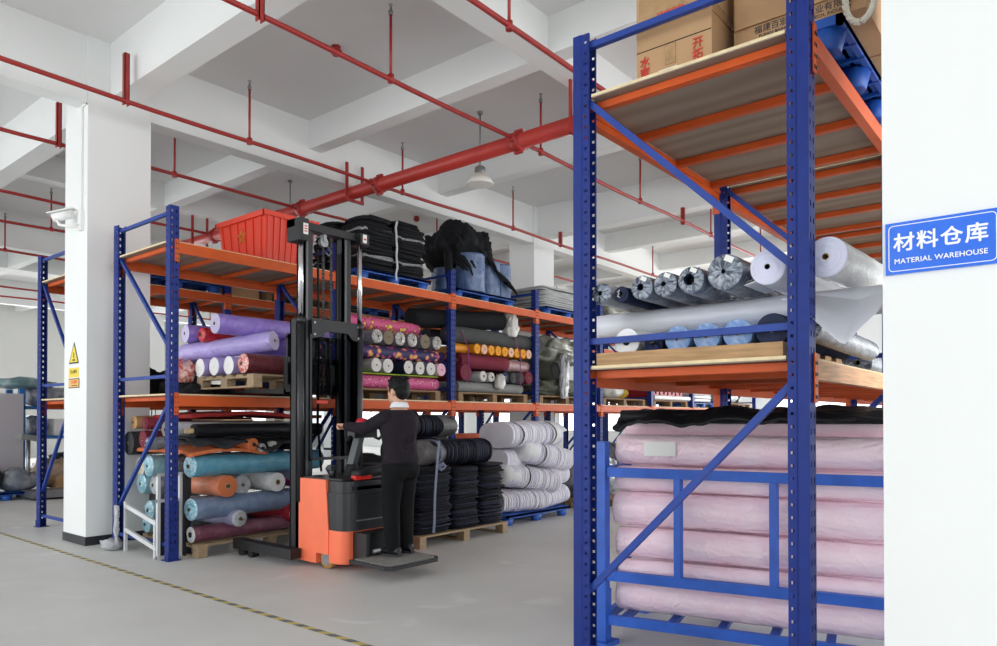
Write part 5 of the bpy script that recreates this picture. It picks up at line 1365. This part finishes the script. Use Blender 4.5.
# =================================================================== far left: shelving, scale, stock by the back wall
SHB = pm('shelf_blue', (34, 104, 170), 0.45)
t = thing('shelf_unit', 'tall blue steel shelving by the back wall holding film wrapped stock', 'shelf', (5.7, 15.9, 0))
for x in (4.72, 6.7):
    for y in (15.5, 16.2): part('post', MB().box(x - .05, x + .05, y - .05, y + .05, 0, 2.0), SHB, t)
for z in (0.42, 1.05, 1.62): part('shelf_board', MB().box(4.67, 6.75, 15.45, 16.25, z, z + 0.06), SHB, t)
far = [('film_bundle', 'grey film bundle on the top shelf of the blue shelving', 5.25, 1.68, .42, .42, GREYF), ('film_bundle', 'red topped bundle on the top shelf of the blue shelving', 5.9, 1.68, .3, .5, REDFILM), ('film_bundle', 'white film bundle at the end of the top shelf', 6.35, 1.68, .22, .36, WHITEF),
       ('film_bundle', 'grey film bundle on the middle shelf of the blue shelving', 5.02, 1.11, .2, .40, GREYF), ('film_bundle', 'pink film bundle at the end of the middle shelf', 6.33, 1.11, .22, .26, REDFILM),
       ('film_bundle', 'dark bundle on the lowest shelf of the blue shelving', 5.7, .48, .4, .3, CHAR), ('film_bundle', 'white bundle on the lowest shelf behind the far upright', 6.35, .48, .24, .34, WHITEF)]
for i, (n, lab, x, z, sx, h, mt) in enumerate(far): blob(n, lab, 'cloth', (x, 15.8, z), sx, .3, h, mt, 120 + i, 0.25, 2.5, 3)
t = thing('carton', 'white box on the middle shelf of the blue shelving', 'carton', (5.6, 15.7, 1.11), None); part('box', MB().box(5.28, 5.95, 15.5, 15.95, 1.112, 1.44), WHITE, t, bevel=0.01)
t = thing('standing_board', 'pale grey board standing at the left of the blue shelving', 'board', (4.2, 15.2, 0))
part('board', MB().box(3.4, 4.66, 15.2, 15.26, 0.2, 1.9), pm('pale_board', (176, 172, 178), 0.6), t); part('leg', MB().box(3.45, 3.53, 15.1, 15.36, 0, 0.2), STEEL, t); part('leg', MB().box(4.52, 4.6, 15.1, 15.36, 0, 0.2), STEEL, t)
blob('film_bundle', 'flat grey green film bundle on top of the pale board end', 'cloth', (4.85, 15.85, 2.0), .5, .35, .24, filmmat('teal_grey_film', (96, 128, 132), (188, 200, 200), .3, 6), 133, 0.2, 2.5, 3)
t = thing('platform_scale', 'grey platform scale with display on a post beside the far stock', 'scale', (4.85, 14.5, 0))
part('platform', MB().box(4.5, 5.35, 14.2, 14.8, 0.04, 0.16), STEEL, t, bevel=.01); part('post', MB().tube([(4.6, 14.75, .16), (4.6, 14.75, 1.05)], .035, 10), STEEL, t)
part('display', MB().bar((4.45, 14.75, 1.12), (4.85, 14.75, 1.06), .3, .1), pm('display_grey', (128, 132, 130), .5), t, bevel=.01); part('base', MB().box(4.55, 5.3, 14.25, 14.75, 0, .04), BLACK, t)
plastic_pallet('blue plastic pallet with grey bundles by the far scale', (4.25, 15.0, 0), 0, 1.5, 0.8)
for i, (x, y, sx, h, mt, lab) in enumerate(((3.9, 14.86, .3, .5, CHAR, 'dark bundle on the far blue pallet at the picture edge'), (4.5, 14.95, .3, .42, GREYF, 'grey film bundle on the far blue pallet'), (5.15, 15.25, .35, .6, filmmat('tan_film', (150, 126, 98), (206, 196, 182), .3, 6), 'tan film bundle behind the far scale'))):
    blob('film_bundle', lab, 'cloth', (x, y, 0.143), sx, .3, h, mt, 140 + i, 0.25, 2.5, 3)
t = thing('carton', 'brown carton on the floor beside the far scale', 'carton', (5.4, 14.95, 0)); part('box', MB().box(5.1, 5.75, 14.85, 15.2, 0, .35), CARD, t, bevel=.01)
t = thing('wire_cage', 'wire mesh cage trolley with stock behind the far rack upright', 'trolley', (5.9, 13.6, 0))
m = MB()
for k in range(7): m.tube([(5.45 + k * .16, 13.4, .2), (5.45 + k * .16, 13.4, 1.65)], .01, 6)
for z in (.2, .65, 1.1, 1.65): m.tube([(5.45, 13.4, z), (6.41, 13.4, z)], .012, 6); m.tube([(5.45, 13.9, z), (6.41, 13.9, z)], .012, 6)
for x in (5.45, 6.41): m.tube([(x, 13.9, .2), (x, 13.9, 1.65)], .012, 6); m.tube([(x, 13.4, .2), (x, 13.9, .2)], .012, 6); m.tube([(x, 13.4, 1.65), (x, 13.9, 1.65)], .012, 6)
part('wire_frame', m, STEEL, t); part('tray', MB().box(5.45, 6.41, 13.4, 13.9, .18, .2), STEEL, t)
for x in (5.52, 6.34):
    for y in (13.45, 13.85): part('caster', MB().lathe((x, y, .09), [(.085, -.02), (.09, 0), (.085, .02)], 16, axis='Y').box(x - .015, x + .015, y - .03, y + .03, .10, .18), RUBBER, t)
blob('film_bundle', 'red and white bundle inside the wire cage trolley', 'cloth', (5.9, 13.65, .2), .36, .2, .7, REDFILM, 150, 0.25, 2.5, 3)
blob('film_bundle', 'pink and white bundle on top inside the wire cage trolley', 'cloth', (5.9, 13.65, .86), .36, .2, .5, filmmat('pink_white_film', (226, 140, 170), (240, 232, 236), .3, 8), 151, 0.25, 2.5, 3)

# =================================================================== stacker truck
t = thing('forklift', 'orange and black electric stacker with raised mast, lifting the lilac rolls', 'forklift', (4.6, 5.9, 0))
XL, XR = 4.235, 5.015
m = MB()   # orange chassis: side profile (y, z) with a notch for the wheel near the operator
m.prism([(5.61, 0.86), (6.04, 0.86), (6.04, 0.05), (5.76, 0.05), (5.76, 0.15), (5.57, 0.15), (5.57, 0.40)], 'X', XL, XR)
part('chassis', m, TRUCK, t, bevel=0.012)
def rcorner(x0, x1, y0, y1, r, n=6):
    P = [(x0, y1), (x0, y0 + r)]
    for k in range(1, n + 1): a = pi + pi / 2 * k / n; P.append((x0 + r + r * cos(a), y0 + r + r * sin(a)))
    for k in range(n + 1): a = 1.5 * pi + pi / 2 * k / n; P.append((x1 - r + r * cos(a), y0 + r + r * sin(a)))
    P.append((x1, y1)); return P
part('lower_skirt', MB().prism(rcorner(XL + .01, XR - .01, 5.36, 5.57, 0.10), 'Z', 0.075, 0.385), TRUCK, t, bevel=0.006)
m = MB()
m.prism(rcorner(XL + .012, XR - .012, 5.325, 5.60, 0.14), 'Z', 0.385, 0.74)
m.prism(rcorner(XL + .025, XR - .025, 5.345, 5.60, 0.14), 'Z', 0.74, 0.85)
m.box(XL + 0.16, XR - 0.05, 5.318, 5.33, 0.46, 0.70)
part('rear_cover', m, BLACKP, t, bevel=0.008)
part('cover_groove', MB().box(XL + 0.14, XR - 0.05, 5.316, 5.326, 0.475, 0.487), STEEL, t)
part('top_plate', MB().box(XL + 0.02, XR - 0.02, 5.40, 6.02, 0.86, 0.875), BLACKP, t, bevel=0.004)
dp = part('control_panel', MB().prism([(5.345, 0.80), (5.50, 0.885), (5.50, 0.85), (5.345, 0.765)], 'X', XL + 0.10, XL + 0.52), BLACKP, t, bevel=0.004)
part('emergency_button', MB().lathe((XL + 0.31, 5.45, 0.88), [(.02, 0), (.02, .03), (.035, .03), (.035, .05)], 16).box(XL + 0.16, XL + 0.36, 5.36, 5.43, 0.86, 0.90), pm('button_red', (216, 40, 28), 0.35), dp)
part('key_knob', MB().lathe((XL + 0.20, 5.40, 0.84), [(.03, 0), (.03, .03), (.02, .04)], 14), RUBBER, dp)
wh = part('drive_wheel', MB().lathe((XL + 0.07, 5.65, 0.095), [(.05, -.03), (.092, -.028), (.095, 0), (.092, .028), (.05, .03)], 24, axis='X'), pm('wheel_yellow', (190, 140, 80), 0.6), t)
part('hub', MB().lathe((XL + 0.07, 5.65, 0.095), [(.062, -.036), (.062, .036)], 20, axis='X').box(XL + .03, XL + .11, 5.635, 5.665, .12, .2), STEEL, wh)
part('drive_wheel', MB().lathe((XR - 0.07, 5.65, 0.095), [(.05, -.03), (.092, -.028), (.095, 0), (.092, .028), (.05, .03)], 24, axis='X'), pm('wheel_yellow', (190, 140, 80), 0.6), t)
# folding platform
part('platform_bracket', MB().box(XL + 0.13, XL + 0.17, 5.17, 5.36, 0.09, 0.37).box(XL + 0.17, XR - 0.08, 5.20, 5.36, 0.16, 0.37), BLACK, t, bevel=0.006)
part('platform_spring', MB().tube([(XL + 0.2, 5.17, 0.20), (XR - 0.12, 5.17, 0.20)], 0.022, 10), STEEL, t)
pl = part('platform', MB().prism([(4.22, 5.24), (4.20, 4.74), (4.25, 4.67), (4.80, 4.67), (4.88, 4.75), (4.88, 5.24)], 'Z', 0.115, 0.148), BLACKP, t, bevel=0.006)
part('platform_mat', MB().prism([(4.25, 5.2), (4.23, 4.76), (4.27, 4.70), (4.79, 4.70), (4.85, 4.77), (4.85, 5.2)], 'Z', 0.147, 0.155), pm('grey_rubber_mat', (128, 127, 123), 0.85, var=0.15, vscale=14), pl)
# mast
GR = pm('rail_grey', (96, 99, 102), 0.35, metal=0.5, var=0.1, vscale=8)
for s, x in ((1, 4.24), (-1, 5.02)):
    a, b = sorted((x, x + s * 0.085)); part('outer_mast_rail', MB().box(a, b, 6.08, 6.10, 0.06, 2.45).box(a, a + .014, 6.08, 6.20, 0.06, 2.45).box(a, b, 6.18, 6.2, .06, 2.45), BLACK, t)
    a, b = sorted((x + s * 0.09, x + s * 0.20)); ir = part('inner_mast_rail', MB().box(a, b, 6.10, 6.12, 0.20, 3.40).box(a, a + .02, 6.10, 6.22, 0.2, 3.4).box(a, b, 6.2, 6.22, .2, 3.4), BLACK, t)
    part('wear_strip', MB().box((a + b) / 2 - .03, (a + b) / 2 - .005, 6.094, 6.10, 0.25, 3.35), GR, ir)
    cx = x + s * 0.016
    part('lift_cylinder', MB().tube([(cx, 6.045, 0.62), (cx, 6.045, 2.42)], 0.036, 18).tube([(cx, 6.045, 2.40), (cx, 6.045, 2.46)], 0.042, 18), BLACKP, t)
    part('piston_rod', MB().tube([(cx, 6.045, 2.44), (cx, 6.045, 3.42)], 0.025, 18), CHROME, t)
ch = part('crosshead', MB().box(4.20, 5.08, 6.07, 6.20, 3.36, 3.435).box(4.20, 4.31, 5.99, 6.20, 3.22, 3.44).box(4.98, 5.10, 6.0, 6.2, 3.32, 3.435), BLACK, t, bevel=0.008)
part('label', MB().box(4.245, 4.30, 5.984, 5.99, 3.28, 3.39), LBLW, ch); part('label', MB().box(5.01, 5.06, 5.994, 6.0, 3.335, 3.425), LBLW, ch)
m = MB()
for z in (3.305, 3.33, 3.355): m.box(4.255, 4.29, 5.982, 5.984, z, z + .012)
m.box(5.02, 5.05, 5.992, 5.994, 3.365, 3.385); part('label_print', m, RINK, ch)
for x in (4.60, 4.70):
    m = MB()
    for k in range(44): m.box(x - (.016 if k % 2 else .011), x + (.016 if k % 2 else .011), 6.135, 6.15, 1.70 + k * .0375, 1.70 + k * .0375 + .032)
    part('lift_chain', m, BLACK, t)
part('chain_pulley', MB().lathe((4.60, 6.14, 3.28), [(.05, -.02), (.042, -.012), (.042, .012), (.05, .02)], 20, axis='Y').box(4.58, 4.62, 6.11, 6.17, 3.28, 3.38).tube([(4.62, 6.10, 3.24), (4.66, 6.09, 3.18), (4.63, 6.09, 3.14), (4.60, 6.10, 3.17)], .01, 8), STEEL, t)
part('tie_plate', MB().prism([(4.38, 2.26), (4.38, 2.46), (5.0, 2.46), (5.0, 2.26), (4.90, 2.28), (4.84, 2.34), (4.56, 2.34), (4.50, 2.28)], 'Y', 6.03, 6.05), BLACK, t, bevel=0.003)
m = MB()
for x in (4.41, 4.97):
    for z in (2.42, 2.30): m.tube([(x, 6.02, z), (x, 6.032, z)], .012, 10)
part('bolts', m, STEEL, t)
ACR = bpy.data.materials.new('smoked_guard'); ACR.use_nodes = True
_n = ACR.node_tree.nodes; _l = ACR.node_tree.links; _n.remove(_n['Principled BSDF'])
_t = _n.new('ShaderNodeBsdfTransparent'); _t.inputs[0].default_value = (0.62, 0.63, 0.65, 1)
_l.new(_t.outputs[0], _n['Material Output'].inputs[0])
gp = part('guard_panel', MB().box(4.36, 5.02, 6.035, 6.043, 1.04, 2.28), ACR, t)
m = MB().box(4.36, 5.02, 6.03, 6.048, 1.02, 1.05)
for x in (4.36, 5.0): m.box(x, x + .02, 6.03, 6.048, 1.02, 2.3)
part('guard_frame', m, BLACK, gp)
part('warning_label', MB().box(4.44, 4.58, 6.031, 6.034, 1.60, 1.63), RINK, gp)
part('hydraulic_hose', MB().tube([(4.55, 6.10, 0.9), (4.52, 6.12, 1.4), (4.53, 6.12, 2.0), (4.53, 6.14, 3.2)], 0.012, 8).tube([(4.82, 6.10, 0.9), (4.80, 6.12, 1.6), (4.80, 6.14, 3.2)], 0.012, 8), RUBBER, t)
# carriage, backrest and forks
part('fork_carriage', MB().box(4.30, 5.0, 6.26, 6.32, 1.72, 1.80).box(4.30, 5.0, 6.26, 6.32, 2.02, 2.08).box(4.40, 4.44, 6.20, 6.28, 1.7, 2.1).box(4.86, 4.90, 6.20, 6.28, 1.7, 2.1), BLACK, t, bevel=0.004)
m = MB().box(4.30, 5.0, 6.33, 6.36, 2.27, 2.32)
for k in range(5): x = 4.30 + .66 * k / 4; m.box(x, x + .035, 6.33, 6.36, 1.72, 2.30)
part('load_backrest', m, BLACK, t, bevel=0.004)
for x in (4.30, 4.86): part('fork', MB().box(x, x + .12, 6.36, 6.40, 1.70, 2.08).prism([(6.36, 1.70), (7.54, 1.735), (7.54, 1.755), (6.36, 1.758)], 'X', x, x + .12), BLACK, t, bevel=0.003)
for x in (4.10, 4.99):
    lg = part('support_leg', MB().box(x, x + .12, 5.98, 7.02, 0.07, 0.17), BLACK, t, bevel=0.006)
    for y in (6.72, 6.90): part('load_roller', MB().lathe((x + .06, y, .042), [(.04, -.045), (.041, 0), (.04, .045)], 18, axis='X'), RUBBER, lg)
part('base_beam', MB().box(4.26, 5.0, 6.0, 6.24, 0.08, 0.34), BLACK, t, bevel=0.006)
# tiller and operator pads
tl = part('tiller_column', MB().bar((4.50, 5.60, 0.86), (4.57, 5.52, 1.27), 0.085, 0.06, up=(1, 0, 0)), pm('tiller_grey', (74, 78, 82), 0.4), t, bevel=0.008)
part('tiller_head', MB().bar((4.44, 5.50, 1.30), (4.72, 5.50, 1.30), 0.14, 0.085).bar((4.58, 5.50, 1.30), (4.58, 5.50, 1.40), 0.11, 0.10), BLACKP, tl, bevel=0.014)
for s in (-1, 1):
    c = 4.58
    part('grip', MB().tube([(c + s * .12, 5.50, 1.28), (c + s * .20, 5.47, 1.24), (c + s * .235, 5.45, 1.29), (c + s * .23, 5.45, 1.365), (c + s * .15, 5.47, 1.385), (c + s * .05, 5.49, 1.37)], 0.016, 10), RUBBER, tl)
part('horn_button', MB().lathe((4.58, 5.49, 1.395), [(.062, 0), (.066, .02), (.05, .045), (.02, .055)], 20), pm('horn_red', (206, 30, 52), 0.35), tl)
part('tiller_bellows', MB().lathe((4.52, 5.57, 0.87), [(.10, 0), (.08, .03), (.085, .05), (.065, .08), (.07, .1), (.05, .13)], 18), RUBBER, t)
part('hip_pad', MB().tube([(4.40, 5.41, .915), (4.46, 5.40, .915), (4.60, 5.40, .93), (4.78, 5.40, .94), (4.92, 5.41, .945)], [.03, .048, .05, .05, .04], 14).box(4.55, 4.62, 5.42, 5.56, .88, .93), BLACKP, t)
part('indicator_post', MB().tube([(4.32, 5.62, .87), (4.32, 5.62, .98)], .03, 12).box(4.28, 4.36, 5.585, 5.655, .955, .99), BLACKP, t)

# =================================================================== operator
OX, OY, OZ = 4.70, 5.05, 0.156
SKIN = pm('skin', (214, 166, 140), 0.5, var=0.04, vscale=8); HAIR = pm('black_hair', (10, 10, 11), 0.6, spec=0.25, bump=0.5, bscale=90, stretch=(1, 1, 0.3))
KNIT = pm('dark_knit', (38, 33, 40), 0.9, spec=0.2, var=0.12, vscale=30, bump=0.35, bscale=40); SHIRT = pm('white_shirt', (232, 234, 240), 0.7)
TROUS = pm('black_trousers', (15, 16, 18), 0.85, spec=0.2, var=0.15, vscale=8, bump=0.3, bscale=14); SHOE = pm('black_shoe', (30, 32, 36), 0.4); SOLE = pm('shoe_sole', (52, 54, 58), 0.7)
def O(x, y, z): return Vector((OX + x, OY + y, OZ + z))
OX -= 0.025
per = thing('person', 'person in black sweater and trousers standing on the truck platform, holding the tiller', 'person', (OX, OY, OZ), None)
def remesh(o, vox, it=4, fac=0.5):
    r = o.modifiers.new('remesh', 'REMESH'); r.mode = 'VOXEL'; r.voxel_size = vox; r.use_smooth_shade = True
    s = o.modifiers.new('smooth', 'SMOOTH'); s.iterations = it; s.factor = fac
    return o
def limb(m, pts, rs, n=16):
    """tapering limb with rounded ends through joints"""
    P = [O(*p) for p in pts]
    Q, R = [], []
    for i in range(len(P) - 1):
        for k in range(6):
            f = k / 6; Q.append(P[i].lerp(P[i + 1], f)); R.append(rs[i] + (rs[i + 1] - rs[i]) * f + 0.0)
    Q.append(P[-1]); R.append(rs[-1])
    m.tube(Q, R, n)
    m.ell(P[0], rs[0], rs[0], rs[0], 2); m.ell(P[-1], rs[-1], rs[-1], rs[-1], 2)
    return m
def torso(m, k, z0=0.80, z1=1.45, dx=0.0):
    S = [(0, -.005, .80, .165, .118), (0, -.01, .88, .168, .122), (0, .0, .98, .152, .108), (0, .012, 1.08, .155, .108), (0, .02, 1.18, .180, .118), (0, .02, 1.26, .190, .113), (0, .015, 1.32, .168, .098), (0, .012, 1.37, .115, .078), (0, .012, 1.41, .072, .06)]
    S = [s for s in S if z0 - 1e-6 <= s[2] <= z1 + 1e-6]
    m.loft([(OX + s[0], OY + s[1], OZ + s[2], s[3] + k, s[4] + k) for s in S], 24)
ARM_L = [(-.176, .015, 1.30), (-.275, .19, 1.195), (-.335, .375, 1.215)]
ARM_R = [(.176, .015, 1.30), (.26, .20, 1.16), (.135, .385, 1.215)]
LEG_L = [(-.085, 0, .83), (-.10, .02, .46), (-.105, -.02, .10)]
LEG_R = [(.085, 0, .83), (.095, .035, .46), (.10, .02, .10)]
def hand(m, w, side):
    """palm, four bent fingers of their own lengths and a thumb closed round the grip at w"""
    w = Vector(w)
    palm = w + Vector((0, .045, .012))
    m.ell(O(*palm), .036, .045, .018, 2)
    for k, (dx, L) in enumerate(((-.03, .8), (-.011, 1.0), (.009, .95), (.028, .82))):
        b = palm + Vector((dx, .034, .004))
        p = [b - Vector((0, .02, 0)), b + Vector((0, .026 * L, .004)), b + Vector((0, .038 * L, -.022)), b + Vector((0, .018 * L, -.042)), b + Vector((0, -.004, -.040))]
        m.tube([O(*q) for q in p], [.0098, .0094, .0088, .0082, .0072], 10); m.ell(O(*p[-1]), .0072, .0072, .0072, 1)
    s = -side
    b = palm + Vector((s * .028, -.02, -.004))
    p = [b, b + Vector((s * .022, .018, -.012)), b + Vector((s * .016, .04, -.03)), b + Vector((s * .002, .05, -.038))]
    m.tube([O(*q) for q in p], [.0125, .0115, .0098, .0085], 10); m.ell(O(*p[-1]), .0085, .0085, .0085, 1)
# one continuous body
m = MB(); torso(m, -.012)
limb(m, LEG_L, [.075, .052, .030]); limb(m, LEG_R, [.075, .052, .030])
limb(m, ARM_L, [.045, .037, .028]); limb(m, ARM_R, [.045, .037, .028])
for L in (LEG_L, LEG_R):
    a = Vector(L[-1]); m.tube([O(*(a + Vector((0, -.03, -.055)))), O(*(a + Vector((0, .06, -.06)))), O(*(a + Vector((0, .15, -.068))))], [.022, .020, .014], 12)
hand(m, ARM_L[-1], -1); hand(m, ARM_R[-1], 1)
HZ = 1.555; HS = 1.13
def hel(m, c, rx, ry, rz, sub, rot=None): m.ell(c, rx * HS, ry * HS, rz * HS, sub, rot=rot)
hr = Matrix.Rotation(radians(6), 4, 'Z')
def H(x, y, z):
    p = hr @ Vector((x, y, 0)) * HS; return O(p.x, p.y + .035, HZ + z * HS)
from mathutils import Euler
hrot = Euler((0, 0, radians(6)))
m.tube([O(0, .005, 1.36), O(0, .018, 1.44), O(0, .03, 1.52)], [.062, .054, .056], 18)
hel(m, H(0, -.006, .018), .073, .092, .094, 3, rot=hrot)            # skull
hel(m, H(0, .028, -.045), .056, .062, .072, 3, rot=hrot)            # face and jaw
hel(m, H(0, .070, -.085), .024, .02, .018, 2, rot=hrot)             # chin
m.tube([H(0, .086, .012), H(0, .102, -.022), H(0, .098, -.032)], [.008, .013, .011], 10)     # nose
m.tube([H(-.028, .083, -.060), H(0, .091, -.058), H(.028, .083, -.060)], .0062, 8)            # lips
m.tube([H(-.045, .070, .026), H(-.012, .088, .028)], .006, 8); m.tube([H(.045, .070, .026), H(.012, .088, .028)], .006, 8)   # brows
for s in (-1, 1):
    hel(m, H(s * .074, -.004, -.015), .010, .020, .032, 2, rot=hrot); hel(m, H(s * .079, -.008, .0), .007, .012, .016, 2, rot=hrot)   # ears
bd = part('body', m, SKIN, per); remesh(bd, 0.0058, 3)
m = MB()
for s in (-1, 1): hel(m, H(s * .029, .077, .010), .010, .006, .006, 2, rot=hrot)
part('eyes', m, pm('eye_dark', (30, 24, 22), 0.2), per)
# hair cap, full at the back, short above the ears
m = MB()
hel(m, H(0, -.016, .040), .083, .098, .088, 3, rot=hrot)
hel(m, H(0, -.052, -.012), .070, .058, .068, 3, rot=hrot)
hel(m, H(0, .040, .082), .058, .050, .030, 3, rot=hrot)
for k in range(26):
    a = k * 2.399; q = 0.45 + 0.5 * (k % 5) / 5
    p = H(.07 * q * cos(a), -.016 + .085 * q * sin(a), .048 + .078 * math.sqrt(max(0, 1 - q * q)))
    d = Vector((cos(a) * .02, sin(a) * .02 - .006, .004)); m.tube([p, p + d, p + d * 1.8 - Vector((0, 0, .008))], [.014, .011, .004], 7)
for s in (-1, 1): m.tube([H(s * .070, .022, .03), H(s * .073, .020, -.005), H(s * .071, .018, -.024)], [.014, .010, .006], 8)
remesh(part('hair', m, HAIR, per), 0.006, 2)
# sweater
m = MB(); torso(m, .028, 0.87, 1.40)
limb(m, ARM_L, [.072, .060, .044]); limb(m, ARM_R, [.072, .060, .044])
for k in range(7):   # folds at the waist and elbow
    z = .92 + k * .035; m.tube([O(-.155, -.06, z), O(-.05, -.128, z - .02 + .015 * (k % 2)), O(.06, -.128, z + .01), O(.15, -.06, z - .015)], [.006, .013, .011, .005], 8)
for k in range(4): q = O(*ARM_L[1]).lerp(O(*ARM_L[0]), .1 + k * .13); m.ell(q + Vector((0, -.012, 0)), .055, .05, .012, 2)
m.loft([(OX, OY - .008, OZ + .865, .19, .142), (OX, OY - .008, OZ + .885, .197, .150), (OX, OY - .005, OZ + .915, .197, .150), (OX, OY - .002, OZ + .93, .184, .138)], 24)
sw = part('sweater', m, KNIT, per); remesh(sw, 0.0085, 3)
m = MB()
for A in (ARM_L, ARM_R):
    a, b = Vector(A[1]), Vector(A[2]); d = (b - a).normalized(); m.tube([O(*(b - d * .03)), O(*(b + d * .012))], [.041, .039], 16)
part('cuff', m, KNIT, per)
# white shirt collar
m = MB(); rings = []
for z, rx, ry, th in ((1.395, .088, .076, 0), (1.425, .076, .066, 0), (1.448, .071, .063, 0), (1.445, .078, .070, 0), (1.425, .090, .080, 0), (1.395, .098, .088, 0)):
    rings.append([m.bm.verts.new(O(rx * cos(2 * pi * k / 28), .012 + ry * sin(2 * pi * k / 28), z - .02 * max(0, sin(2 * pi * k / 28)))) for k in range(28)])
for a, b in zip(rings, rings[1:]):
    for k in range(28): m.bm.faces.new((a[k], a[(k + 1) % 28], b[(k + 1) % 28], b[k])).smooth = True
part('collar', m, SHIRT, per)
# trousers
m = MB()
m.loft([(OX, OY - .008, OZ + .735, .160, .125), (OX, OY - .010, OZ + .80, .190, .148), (OX, OY - .008, OZ + .88, .182, .138), (OX, OY - .004, OZ + .915, .172, .126)], 24)
m.ell(O(-.075, -.075, .80), .088, .075, .10, 3); m.ell(O(.075, -.075, .80), .088, .075, .10, 3)
limb(m, LEG_L, [.112, .088, .068]); limb(m, LEG_R, [.112, .088, .068])
for L in (LEG_L, LEG_R):
    kx, ky, kz = L[1]; ax, ay, az = L[2]
    for k in range(5): z = kz - .06 + k * .035; m.tube([O(kx - .065, ky - .03, z), O(kx, ky - .078, z + .014 * (-1) ** k), O(kx + .065, ky - .03, z - .01)], [.004, .010, .004], 8)
    for k in range(4): z = az + .01 + k * .038; m.tube([O(ax - .055, ay - .02, z), O(ax, ay - .060, z + .008 * (-1) ** k), O(ax + .055, ay - .02, z)], [.006, .012, .006], 8)
    m.tube([O(ax, ay, az - .045), O(ax, ay, az + .03)], [.068, .068], 18)
remesh(part('trousers', m, TROUS, per), 0.0085, 3)
for L, nm in ((LEG_L, 'shoe'), (LEG_R, 'shoe')):
    ax, ay, az = L[2]; m = MB(); yw = -.04
    rings = []
    for y, w, h in ((-.085, .026, .05), (-.07, .036, .075), (-.02, .040, .085), (.04, .041, .078), (.09, .046, .058), (.14, .046, .044), (.175, .036, .034), (.192, .02, .024)):
        r_ = []
        for k in range(14):
            a = 2 * pi * k / 14; zz = sin(a); r_.append(m.bm.verts.new(O(ax + yw * y + w * cos(a), ay + y, .016 + h * .5 + zz * h * .5 if zz > 0 else .016 + h * .5 + zz * (h * .5 - .001))))
        rings.append(r_)
    for a, b in zip(rings, rings[1:]):
        for k in range(14): m.bm.faces.new((a[k], a[(k + 1) % 14], b[(k + 1) % 14], b[k])).smooth = True
    m.bm.faces.new(rings[0][::-1]); m.bm.faces.new(rings[-1])
    sh = part(nm, m, SHOE, per)
    P = [(-.028, -.088), (.028, -.088), (.042, -.03), (.041, .03), (.050, .09), (.048, .145), (.03, .19), (.0, .20), (-.03, .19), (-.048, .145), (-.05, .09), (-.041, .03), (-.042, -.03)]
    part('sole', MB().prism([(OX + ax + yw * y + x, OY + ay + y) for x, y in P], 'Z', OZ + .0, OZ + .02), SOLE, sh)

set_texts()
